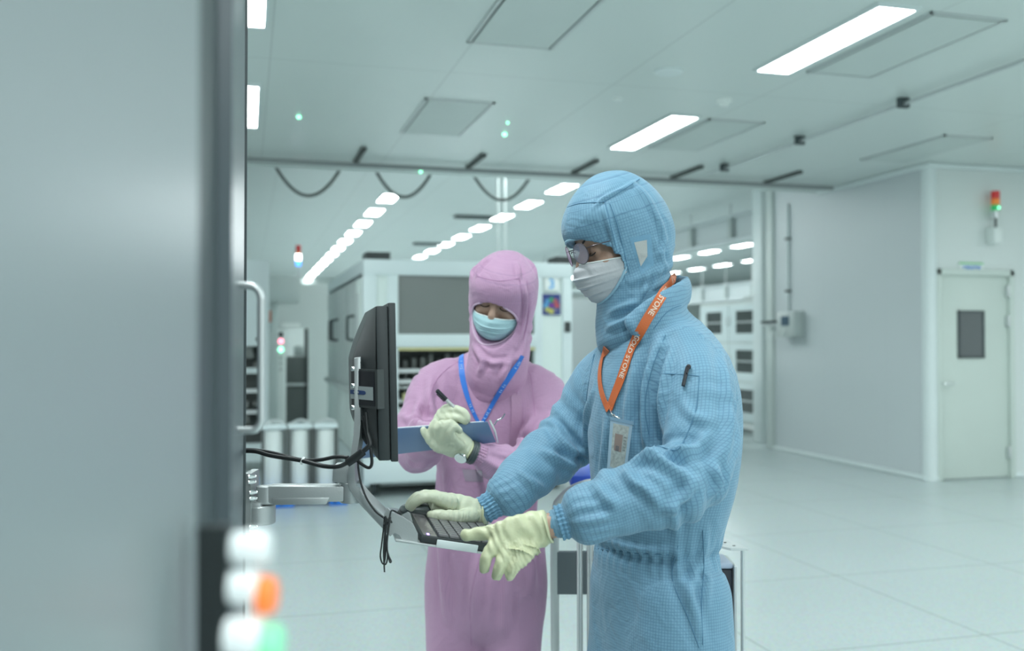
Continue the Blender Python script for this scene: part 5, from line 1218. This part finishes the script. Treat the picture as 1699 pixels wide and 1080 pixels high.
    q = Vd-HC_; zz_ = q@u; front = q@f
    dd = 0.0036*snoise(Vd*np.array([1, 1, 0.8]), 34, 21)*np.where(zz_ < -0.05, 2.0, 1.0) + 0.0010*snoise(Vd, 80, 13)
    dd += 0.0030*np.exp(-((zz_+0.10)/0.03)**2)*np.sin(zz_*210+3*snoise(Vd, 20, 7))*(front < 0.05)
    if blue:
        it = [([(1050, 300), (1075, 330), (1095, 370), (1103, 400)], .004, .008), ([(985, 345), (1000, 330), (1030, 315), (1065, 293)], .003, .004), ([(1003, 345), (1015, 390), (1025, 430), (1030, 470)], .0045, .006),
              ([(1104, 395), (1095, 420), (1100, 450)], .005, .006), ([(1088, 400), (1092, 440), (1085, 480)], .004, .006), ([(1012, 520), (1035, 510), (1060, 500)], .006, .007), ([(1008, 545), (1035, 535), (1065, 520)], .006, .007), ([(1075, 450), (1070, 480), (1060, 500)], .004, .006)]
    else:
        it = [([(790, 458), (800, 440), (813, 428)], .006, .006), ([(782, 465), (785, 450), (798, 436)], .004, .005), ([(862, 462), (860, 448), (858, 436)], .006, .006), ([(875, 430), (885, 445), (890, 460)], .004, .006),
              ([(868, 470), (872, 500), (868, 540), (860, 575)], .005, .007), ([(785, 575), (800, 600), (795, 620)], .007, .009), ([(800, 590), (815, 602), (845, 600)], .005, .008), ([(850, 590), (838, 615), (830, 632)], .006, .009), ([(872, 560), (866, 585), (855, 600)], .005, .008)]
    dd += 1.7*strokes(Vd, Nd, hb, it)
    Vd = Vd+Nd*np.clip(dd, -.008, .012)[:, None]
    hoodL = Limb([P(0, -0.005, 0.125), P(0, -0.005, 0.04), P(0, -0.005, -0.04), P(0, -0.01, -0.12)], [.01, .09, .09, .09], [.01, .1, .1, .1], s, 3)
    uvh = limb_uv(Vd, Qd, [hoodL, SK]); hood = mk_mesh('hood', Vd, Qd, cloth, root, uvh); htree = bvh(Vd, Qd)
    # binding along the rim of the opening
    rim = []
    for k in range(56):
        a = 2*math.pi*k/56; ca, sa = math.cos(a), math.sin(a); rb = ot if sa > 0 else ob
        p0 = P(0, 0, oz)+s*(ow+.0025)*hsc*ca+u*(rb+0.0025)*sa; o = p0+f*0.30
        h_ = htree.ray_cast(Vector(o.tolist()), Vector((-f).tolist()))
        if h_[0] is not None: rim.append(np.array(h_[0])+f*0.001)
    rim = np.array(rim)
    for _ in range(3): rim = (np.roll(rim, 1, 0)+2*rim+np.roll(rim, -1, 0))/4
    MB().tube(rim, 0.0032, 8, closed=True).build('rim_binding', trim, hood)
    return dict(root=root, cov=cov, tree=tree, hood=hood, htree=htree, P=P, s=s, f=f, u=u, HC=HC_, sd=sd, fc=fc, hsc=hsc, VQ=(V, Q), HVQ=(Vd, Qd), legs=Lg)

def face_mask(B, m, name='mask', wid=0.070, top=-0.030, bot=-0.118, pleats=3, side=0.03):
    """pleated mask: a sheet standing off the face from the bridge of the nose to under the chin"""
    P, s, f, u, h = B['P'], B['s'], B['f'], B['u'], B['hsc']; b = MB(); G = []; nu, nv = 44, 34
    for i in range(nu+1):
        a = -1+2*i/nu; row = []
        for j in range(nv+1):
            t = j/nv; z = top+(bot-top)*t + 0.012*abs(a)**2*(1-t)*-1 + (0.016*abs(a)**2)*t
            w_ = wid*(1-0.20*max(0, t-0.45)/0.55*1.2)
            x = a*w_*h; prof = np.interp(t, [0, 0.12, 0.35, 0.6, 0.85, 1], [0.106, 0.119, 0.124, 0.116, 0.103, 0.080])
            y = prof-(prof-side)*(abs(a)**2.7)*0.97
            pl = 0
            for c_ in (0.30, 0.50, 0.70)[:pleats]: pl += 0.0034*math.exp(-((t-c_)/0.02)**2)-0.0026*math.exp(-((t-c_-0.05)/0.02)**2)
            if abs(a) < 0.25: y += 0.004*(1-abs(a)/0.25)*max(0, 1-t*3)
            y += pl*(0.4+0.6*(1-abs(a)))+0.0012*math.sin(a*7+t*9)
            row.append(b.bm.verts.new(P(x, y, z).tolist()))
        G.append(row)
    for i in range(nu):
        for j in range(nv): b.bm.faces.new([G[i][j], G[i+1][j], G[i+1][j+1], G[i][j+1]])
    top_edge = [np.array(G[i][0].co) for i in range(nu+1)]
    r = bmesh.ops.solidify(b.bm, geom=list(b.bm.faces), thickness=0.0012)
    o = b.build(name, m, B['root'])
    MB().tube(top_edge, 0.0016, 6).build('nose_edge', M['white'], o)
    return o
def eyes(B, closed=True):
    P, s = B['P'], B['s']
    for q in (-1, 1):
        pts = [P(q*(0.031+0.015*math.cos(a)), 0.0855+0.004*math.sin(a)-0.004*abs(math.cos(a))**2, -0.012-0.0055*math.sin(a)) for a in np.linspace(0.1, math.pi-0.1, 12)]
        MB().tube(pts, [0.0004]+[0.0013]*10+[0.0004], 6).build('lashes', M['brow'], B['root'])
        pts = [P(q*(0.012+0.036*t), 0.0900-0.016*t*t, 0.010+0.007*math.sin(t*2.6)) for t in np.linspace(0, 1, 10)]
        MB().tube(pts, [0.0015]+[0.0028]*7+[0.0018, 0.0006], 6).build('eyebrow', M['brow'], B['root'])
M['plainb'] = mat('blue_plain_cloth', (0.15, 0.32, 0.46), 0.6, bump=0.1, bscale=200); M['plainp'] = mat('pink_plain_cloth', (0.45, 0.27, 0.40), 0.6, bump=0.1, bscale=200)
BL = build_person('blue'); PK = build_person('pink')
face_mask(BL, M['mask_w'], wid=0.080, top=-0.028, bot=-0.124, side=0.024); eyes(BL)
face_mask(PK, M['mask_b'], wid=0.082, top=-0.038, bot=-0.126, side=0.042); eyes(PK)
tag(BL['root'], 'taller person in blue grid coverall and white mask, leaning over the keyboard'); tag(PK['root'], 'shorter person in pink coverall and aqua mask, writing on a blue clipboard')
# ---------------- gloved hands.  Every finger is a chain of points measured in the photo with its own distance
def H_(name, B, m, palm, fingers, **k):
    fs = [([W(*p) for p in pts], r) for pts, r in fingers]; PP = [W(*p[:3]) for p in palm]
    return make_hand(name, B['root'], m, (PP, [p[3] for p in palm], [p[4] for p in palm], palm_ref), fs, **k)
# near (left) hand of the taller person: thumb on the keyboard, fingers hanging over the tray edge
palm_ref = -FW*0.25+UP*0.86+RT*(-0.4)
gl, _ = H_('glove', BL, M['glove'], [(908, 874, 1.70, .031, .027), (900, 876, 1.70, .033, .027), (880, 882, 1.695, .036, .022), (855, 892, 1.69, .040, .019), (835, 900, 1.685, .037, .016), (824, 905, 1.68, .026, .012)],
  [([(868, 874, 1.695), (845, 877, 1.69), (822, 882, 1.69), (795, 886, 1.695), (772, 888, 1.70)], [.018, .0150, .0125, .0115, .0105]),
   ([(832, 893, 1.685), (818, 908, 1.675), (809, 922, 1.67), (805, 935, 1.67), (804, 944, 1.675)], [.0150, .0125, .0105, .0098, .0085]),
   ([(846, 903, 1.682), (838, 922, 1.668), (830, 936, 1.662), (826, 948, 1.664), (824, 956, 1.668)], [.0150, .0125, .0108, .0098, .0085]),
   ([(864, 906, 1.68), (862, 922, 1.668), (854, 938, 1.662), (848, 950, 1.663), (845, 957, 1.667)], [.0145, .0120, .0104, .0094, .0080]),
   ([(881, 902, 1.684), (880, 914, 1.675), (873, 926, 1.668), (866, 934, 1.668)], [.0130, .0105, .0092, .0075])], wr=0.0012)
MB().tube(spline([W(917, 848, 1.70)+FW*dz+RT*0 for dz in (0,)]+[W(917, 848, 1.70)], 1), 0.001, 4) if False else None
# far (right) hand resting on the mouse
palm_ref = UP*0.9-FW*0.3
gr, _ = H_('glove', BL, M['glove2'], [(803, 850, 2.03, .028, .026), (794, 852, 2.03, .030, .026), (775, 848, 2.025, .032, .026), (752, 842, 2.02, .030, .030), (730, 836, 2.01, .022, .032), (716, 834, 2.005, .014, .028)],
  [([(748, 834, 1.99), (722, 826, 1.97), (702, 826, 1.96), (689, 833, 1.96), (682, 841, 1.965)], [.0150, .0120, .0110, .0105, .0092]),
   ([(748, 834, 2.015), (720, 823, 2.00), (700, 822, 1.99), (686, 829, 1.985), (679, 839, 1.985)], [.0150, .0125, .0110, .0105, .0092]),
   ([(748, 834, 2.04), (722, 826, 2.03), (704, 826, 2.025), (692, 832, 2.02), (686, 840, 2.02)], [.0140, .0115, .0105, .0100, .0088]),
   ([(752, 838, 2.06), (730, 832, 2.055), (712, 833, 2.05), (700, 840, 2.05)], [.0120, .0105, .0095, .0082]),
   ([(782, 856, 2.0), (762, 858, 1.975), (742, 856, 1.96), (722, 855, 1.955), (714, 854, 1.955)], [.0150, .0140, .0120, .0105, .0085])])
# her left hand holding the clipboard from below
palm_ref = UP*0.9+RT*0.4
pl, _ = H_('glove', PK, M['glove2'], [(778, 748, 2.472, .027, .024), (772, 745, 2.47, .029, .024), (764, 740, 2.465, .034, .022), (748, 733, 2.455, .038, .020), (736, 727, 2.45, .036, .017), (728, 724, 2.448, .024, .013)],
  [([(733, 737, 2.445), (722, 727, 2.435), (716, 717, 2.425), (718, 706, 2.42), (721, 699, 2.42)], [.0130, .0110, .0100, .0092, .0080]),
   ([(738, 734, 2.44), (730, 724, 2.425), (726, 712, 2.415), (732, 703, 2.41), (737, 703, 2.42)], [.0130, .0110, .0104, .0096, .0085]),
   ([(748, 734, 2.44), (740, 724, 2.42), (738, 710, 2.41), (746, 702, 2.41), (754, 706, 2.42)], [.0130, .0112, .0105, .0096, .0085]),
   ([(762, 737, 2.44), (754, 729, 2.42), (748, 716, 2.41), (754, 708, 2.41), (762, 714, 2.42)], [.0130, .0112, .0105, .0096, .0085]),
   ([(750, 742, 2.45), (728, 742, 2.44), (716, 734, 2.43), (707, 722, 2.425), (702, 713, 2.425)], [.0140, .0125, .0110, .0095, .0080])])
# her right hand with the pen
palm_ref = UP*0.75-RT*0.5
pr, _ = H_('glove', PK, M['glove2'], [(731, 716, 2.485, .026, .024), (733, 706, 2.48, .028, .024), (740, 694, 2.475, .030, .022), (749, 685, 2.468, .028, .020), (755, 682, 2.465, .020, .014)],
  [([(750, 680, 2.462), (760, 680, 2.452), (770, 684, 2.448), (774, 692, 2.447), (773, 699, 2.449)], [.0125, .0110, .0100, .0092, .0078]),
   ([(752, 686, 2.475), (764, 685, 2.468), (773, 689, 2.462), (775, 696, 2.460), (772, 701, 2.460)], [.0125, .0110, .0100, .0092, .0080]),
   ([(750, 692, 2.48), (762, 693, 2.474), (770, 698, 2.470), (766, 704, 2.468)], [.0120, .0105, .0095, .0085]),
   ([(746, 698, 2.484), (757, 700, 2.480), (762, 705, 2.476), (756, 708, 2.475)], [.0115, .0098, .0088, .0078]),
   ([(738, 694, 2.462), (748, 694, 2.450), (760, 693, 2.445), (768, 697, 2.445)], [.0130, .0115, .0100, .0082])])
def cuff_ring(parent, c, ax, a, b, r=0.0024, wav=0.0012):
    ax = ax/np.linalg.norm(ax); S = np.cross(ax, ZZ); S /= np.linalg.norm(S); B_ = np.cross(S, ax)
    P = [c+S*a*math.cos(t)+B_*b*math.sin(t)+ax*wav*math.sin(3*t) for t in np.linspace(0, 2*math.pi, 32, endpoint=False)]
    return MB().tube(P, r, 8, closed=True).build('rolled_cuff', M['glove'], parent)
def wrist(B, p, q, r0, r1): return None
cuff_ring(gl, W(907, 874, 1.70), W(931, 866, 1.70)-W(900, 878, 1.70), .0315, .028)
cuff_ring(gr, W(802, 850, 2.03), W(812, 846, 2.03)-W(780, 850, 2.03), .028, .029)
cuff_ring(pl, W(777, 748, 2.472), W(795, 755, 2.478)-W(770, 744, 2.468), .026, .026)
cuff_ring(pr, W(732, 713, 2.484), W(727, 722, 2.5)-W(738, 700, 2.478), .025, .025)

# ---------------- seams, pocket, placket
def union_tree(B):
    V, Q = B['VQ']; Vh, Qh = B['HVQ']; return bvh(np.vstack([V, Vh]), np.vstack([Q, Qh+len(V)]))
BL['ut'], PK['ut'] = union_tree(BL), union_tree(PK)
m_seamb = mat('blue_seam', (0.09, 0.22, 0.34), 0.7); m_seamp = mat('pink_seam', (0.42, 0.22, 0.38), 0.7)
def seam(B, tree, pts, m, parent, r=0.0010):
    P, N_ = surf_path(tree, pts, 0.0003, 6, 1, 0.05)
    if len(P) > 3: MB().tube(P, r, 6).build('seam', m, parent)
for pts in ([(1104, 556), (1082, 610), (1070, 670), (1076, 720)], [(986, 588), (976, 640), (970, 690)], [(1098, 620), (1125, 621), (1160, 624)], [(1160, 624), (1157, 665), (1149, 698), (1135, 730), (1122, 747), (1095, 741), (1072, 738)],
            [(987, 903), (1020, 908), (1060, 912), (1110, 914)], [(987, 909), (1020, 914), (1060, 918), (1110, 920)], [(1166, 880), (1168, 940), (1164, 1000), (1166, 1070)], [(1085, 545), (1110, 515), (1150, 500)], [(1125, 905), (1115, 960), (1140, 1020), (1160, 1075)]):
    seam(BL, BL['tree'], pts, m_seamb, BL['cov'])
for pts in ([(938, 345), (960, 338), (985, 336), (1003, 334), (1035, 314), (1066, 294)], [(1003, 334), (1012, 370), (1022, 410), (1032, 450), (1045, 490), (1066, 515)], [(1012, 338), (1024, 372), (1034, 412), (1044, 452)]):
    seam(BL, BL['htree'], pts, m_seamb, BL['hood'])
for pts in ([(768, 596), (742, 612), (722, 634), (712, 665), (710, 690)], [(866, 600), (880, 622), (884, 650), (888, 690)], [(858, 650), (856, 690), (852, 730)], [(800, 912), (790, 950), (780, 1000), (782, 1070)]):
    seam(PK, PK['tree'], pts, m_seamp, PK['cov'])
for pts in ([(786, 456), (805, 462), (830, 466), (862, 462)], [(862, 462), (866, 490), (868, 520), (864, 555)], [(874, 466), (877, 495), (876, 530), (868, 565)]):
    seam(PK, PK['htree'], pts, m_seamp, PK['hood'])
# placket strips of the same cloth
def strip(tree, pts, wd, m, parent, name='placket'):
    P, N_ = surf_path(tree, pts, 0.0012, 6, 4, 0.05)
    if len(P) > 3: return ribbon(P, N_, wd, 0.0012, name, m, parent)[0]
plainb, plainp = M['plainb'], M['plainp']
strip(PK['tree'], [(856, 655), (857, 690), (853, 730), (848, 760)], 0.030, plainp, PK['cov'])
# ear window of the hood
surf_quad(BL['htree'], [(1052, 402), (1073, 398), (1074, 425), (1063, 442)], 0.0010, 'ear_window', mat('ear_mesh', (0.46, 0.48, 0.47), 0.7, bump=0.3, bscale=900), BL['hood'])
surf_quad(BL['htree'], [(1044, 394), (1080, 388), (1084, 440), (1064, 456)], 0.0004, 'window_patch', plainb, BL['hood'])
# chest badge pouch of the pink coverall
surf_quad(PK['tree'], [(767, 778), (800, 780), (802, 800), (772, 798)], 0.001, 'badge_pouch', mat('pouch_film', (0.36, 0.28, 0.36), 0.25), PK['cov'])
# ---------------- glasses
gP = BL['P']; gf = mat('spectacle_frame', (0.10, 0.09, 0.10), 0.3, metal=0.8)
gls = None; b = MB()
for q in (-1, 1):
    ring = [gP(q*0.034+0.0245*math.cos(t), 0.109-0.006*math.cos(t)*q*1.0, -0.007+0.0215*math.sin(t)) for t in np.linspace(0, 2*math.pi, 32, endpoint=False)]
    b.tube(ring, 0.0009, 8, closed=True)
    b.tube(spline([gP(q*0.058, 0.102, 0.001), gP(q*0.070, 0.092, 0.002), gP(q*0.076, 0.055, 0.0), gP(q*0.079, 0.02, -0.002)], 4), 0.0010, 8)
b.tube(spline([gP(-0.0105, 0.111, -0.003), gP(0, 0.114, 0.001), gP(0.0105, 0.111, -0.003)], 4), 0.0010, 8)
gls = b.build('glasses', gf, BL['root'])
for q in (-1, 1):
    b = MB(); rim_ = [gP(q*0.034+0.024*math.cos(t), 0.109-0.006*math.cos(t)*q, -0.007+0.021*math.sin(t)) for t in np.linspace(0, 2*math.pi, 28, endpoint=False)]
    b.quadprism(rim_, BL['f']*0.0009); b.build('lens', M['lens_clear'], gls)
# ---------------- lanyards
ly = thing('lanyard', 'orange lanyard with white lettering and a badge holder worn by the blue clothed person', 'lanyard', W(1030, 700, 1.84))
mo_ = mat('lanyard_orange', (0.62, 0.14, 0.035), 0.5, bump=0.15, bscale=500); mt_ = mat('lanyard_print', (0.80, 0.62, 0.50), 0.5)
P, N_ = surf_path(BL['ut'], [(1116, 460), (1108, 473), (1092, 500), (1072, 532), (1054, 566), (1041, 600), (1030, 632), (1019, 660), (1013, 678)], 0.0022, 8, 8, 0.09)
mrb, rb = ribbon(P, N_, 0.0195, 0.0012, 'strap', mo_, ly); L_ = float(np.linalg.norm(np.diff(P, axis=0), axis=1).sum())
ribbon_text(rb, 'D STONE', 0.0150, L_*0.15, mt_, mrb, bold=0.0004); ribbon_text(rb, 'GOLD STONE', 0.0150, L_*0.42, mt_, mrb, bold=0.0004); ribbon_text(rb, 'GOLD STONE', 0.0150, L_*0.74, mt_, mrb, bold=0.0004)
P2, N2 = surf_path(BL['ut'], [(1008, 577), (1001, 595), (997, 620), (999, 645), (1005, 665), (1012, 680)], 0.003, 8, 6, 0.09)
ribbon(P2, N2, 0.0150, 0.0012, 'strap', mo_, ly)
e0 = P[-1]-FW*0.004; pc, _n = cast(BL['ut'], 1030, 740, 0.0); dbg = float((pc-CO)@FW)-0.022
MB().tube([e0, W(1015, 686, dbg), W(1018, 690, dbg)], 0.0016, 8).build('clip', M['steel'], ly)
MB().tube(spline([W(1017, 689, dbg), W(1022, 691, dbg-0.003), W(1028, 694, dbg-0.003), W(1033, 697, dbg)], 3), [0.0022, 0.003, 0.0025]+[0.002]*6+[0.0014], 8).build('swivel', M['steel'], ly)
bc = [W(1013, 692, dbg), W(1050, 700, dbg-0.004), W(1038, 790, dbg-0.004), W(1007, 778, dbg)]
def bp_(a, t, c_=0): return (bc[0]*(1-a)+bc[1]*a)*(1-t)+(bc[3]*(1-a)+bc[2]*a)*t - FW*c_
def bquad(a0, t0, a1, t1, c0, th, name, m, parent): return MB().quadprism([bp_(a0, t0, c0), bp_(a1, t0, c0), bp_(a1, t1, c0), bp_(a0, t1, c0)], -FW*th).build(name, m, parent, smooth=False)
hol = bquad(0, 0, 1, 1, 0, 0.002, 'badge_holder', mat('holder_rim', (0.36, 0.50, 0.60), 0.4), ly)
bquad(0.14, 0.10, 0.86, 0.93, 0.0021, 0.0005, 'card', mat('card_print', (0.40, 0.43, 0.40), 0.2, spec=0.8, vary=0.5, vscale=160), hol)
bquad(0.26, 0.28, 0.62, 0.60, 0.0027, 0.0004, 'photo', mat('card_photo', (0.30, 0.22, 0.19), 0.25), hol)
bquad(0.33, 0.50, 0.50, 0.60, 0.0032, 0.0003, 'portrait_shoulders', mat('card_dark', (0.16, 0.14, 0.14), 0.3), hol)
for k in range(5): bquad(0.68, 0.30+k*0.06, 0.80, 0.325+k*0.06, 0.0027, 0.0003, 'text_line', mat('card_text', (0.22, 0.24, 0.23), 0.4), hol)
bquad(-0.02, -0.01, 1.02, 0.055, 0.0021, 0.001, 'top_strip', mat('holder_top', (0.22, 0.36, 0.48), 0.4), hol)
lp = thing('lanyard', 'bright blue lanyard with small white marks worn by the pink clothed person', 'lanyard', W(797, 700, 2.68))
mb_ = mat('lanyard_blue', (0.03, 0.18, 0.62), 0.5); mw3 = mat('lanyard_white_marks', (0.55, 0.72, 0.85), 0.5)
for pts, marks in (([(767, 586), (765, 603), (768, 628), (775, 655), (784, 680), (795, 702)], (0.15, 0.70)), ([(866, 590), (855, 610), (840, 632), (826, 654), (813, 678), (800, 702)], (0.10, 0.45, 0.80))):
    P, N_ = surf_path(PK['ut'], pts, 0.0022, 8, 8, 0.09)
    w_ = [0.0135+0.003*math.sin(5*i/len(P)) for i in range(len(P))]
    m1, rb = ribbon(P, N_, w_, 0.0012, 'strap', mb_, lp); L_ = float(np.linalg.norm(np.diff(P, axis=0), axis=1).sum())
    for q in marks:
        for k in range(4):
            PP, NN, SS, th = rb; i = min(len(PP)-2, int((q+0.035*k)*len(PP))); c_ = PP[i]+NN[i]*(th+0.0006)
            MB().tube(spline([c_-SS[i]*0.0035, c_+(PP[i+1]-PP[i])*0.3, c_+SS[i]*0.0035*(1 if k % 2 else 0.4)], 3), 0.0007, 6).build('white_mark', mw3, m1)
# ---------------- pens
pn = thing('pen', 'black capped pen held over the clipboard by the pink clothed person', 'pen', W(750, 672, 2.45))
a, b_ = W(724, 647, 2.452), W(779, 701, 2.452); dr = b_-a
MB().tube([a, a+dr*0.02, a+dr*0.30], [0.003, 0.0058, 0.0058], 14).build('cap', M['black2'], pn); MB().tube([a+dr*0.301, a+dr*0.88], 0.0048, 14).build('barrel', mat('pen_silver', (0.6, 0.62, 0.62), 0.25, metal=0.6), pn)
MB().tube([a+dr*0.881, a+dr*0.985, a+dr], [0.0045, 0.0015, 0.0006], 12).build('tip', M['black2'], pn); MB().tube([a+dr*0.03-RT*0.002-UP*0.008, a+dr*0.26-RT*0.002-UP*0.008], 0.0012, 8).build('pocket_clip', M['black2'], pn)
p0, n0 = cast(BL['tree'], 1141, 613, 0.005); p1, n1 = cast(BL['tree'], 1135, 642, 0.005)
pp = thing('pen', 'black pen tucked in the sleeve pocket of the blue clothed person', 'pen', p1)
MB().tube([p0+(p0-p1)*0.05, p1], 0.0036, 12).build('barrel', M['black2'], pp); MB().tube([p0+n0*0.003+RT*0.004, p0*0.6+p1*0.4+n0*0.006+RT*0.003], 0.0018, 8).build('pocket_clip', M['black2'], pp)
MB().ball(p0+(p0-p1)*0.08+RT*0.002, 0.0048).build('clip_top', M['black2'], pp)
# ---------------- clipboard
cbd = thing('clipboard', 'blue clipboard held in the gloved hands of the pink clothed person', 'clipboard', W(740, 752, 2.5))
C4 = [W(590, 716, 2.452), W(809, 700, 2.452), W(823, 734, 2.492), W(592, 762, 2.492)]
nn = np.cross(C4[1]-C4[0], C4[3]-C4[0]); nn /= np.linalg.norm(nn); nn = nn if nn@FW > 0 else -nn
bq = MB(); bq.quadprism(C4, nn*0.003); bmesh.ops.bevel(bq.bm, geom=list(bq.bm.edges), offset=0.001, segments=2, affect='EDGES', profile=0.5)
bq.build('board', mat('clipboard_blue', (0.13, 0.21, 0.36), 0.22, spec=0.8), cbd)
pq = MB(); pq.quadprism([c_+nn*0.0035+(C4[2]-C4[1])*k_*0.0 for c_, k_ in zip([C4[0]+(C4[1]-C4[0])*0.04, C4[1]-(C4[1]-C4[0])*0.03, C4[2]-(C4[2]-C4[3])*0.03, C4[3]+(C4[2]-C4[3])*0.04], (0, 0, 0, 0))], nn*0.002); pq.build('paper', M['white'], cbd)
cm = (C4[1]+C4[2])/2
MB().tube([C4[1]+UP*0.004+RT*0.006, cm+RT*0.008+UP*0.004, C4[2]+RT*0.004-UP*0.0], 0.0028, 8).build('clip', M['steel'], cbd)
MB().tube(spline([cm+UP*0.018+RT*0.006, cm+UP*0.030+RT*0.014, cm+UP*0.036+RT*0.026, cm+UP*0.048+RT*0.034], 3), 0.0020, 8).build('clip_lever', M['steel'], cbd)
# ---------------- watch
wc = W(783, 750.5, 2.475); ax = W(795, 755, 2.48)-W(770, 744, 2.466); ax /= np.linalg.norm(ax); S = np.cross(ax, ZZ); S /= np.linalg.norm(S); B_ = np.cross(S, ax)
ringp = [wc+(S*math.cos(t)+B_*math.sin(t))*0.0275 for t in np.linspace(0, 2*math.pi, 30, endpoint=False)]
bw = MB(); 
for off in (-0.006, 0.0, 0.006): bw.tube([p+ax*off for p in ringp], 0.0038, 8, closed=True)
wt = bw.build('wristwatch', M['gasket'], PK['root'])
dc_ = W(765, 759, 2.447); dn = -FW*0.75-UP*0.55-RT*0.3; dn /= np.linalg.norm(dn)
MB().tube([dc_, dc_+dn*0.005, dc_+dn*0.006], [0.0160, 0.0160, 0.0140], 28).build('watch_case', M['steel'], wt); MB().tube([dc_+dn*0.0061, dc_+dn*0.0066], 0.0135, 28).build('dial', M['white'], wt)
# ---------------- shoes
for B, col in ((BL, 'white'), (PK, 'white')):
    for Lp in B['legs']:
        a = np.array(Lp[-1]); c_ = a.copy(); c_[2] = 0.0; fd = B['fc']; v = Vol(c_-0.25, c_+np.array([.25, .25, .22]), 0.008)
        Limb([c_-fd*0.06+ZZ*0.05, c_+ZZ*0.055, c_+fd*0.08+ZZ*0.042, c_+fd*0.16+ZZ*0.034, c_+fd*0.19+ZZ*0.03], [.035, .043, .046, .044, .03], [.048, .052, .040, .032, .024], np.cross(ZZ, fd), 4).into(v, 0.02)
        Limb([c_+ZZ*0.05, c_+ZZ*0.16], [.045, .05], [.05, .055], fd, 3).into(v, 0.02)
        z = v.pts((slice(0, v.n[0]), slice(0, v.n[1]), slice(0, v.n[2])))[..., 2]; v.v = np.maximum(v.v, (0.002-z).astype(np.float32))
        Vs, Qs = nets(v); mk_mesh('shoe', smooth_verts(Vs, Qs, 1), Qs, M['white'], B['root'])
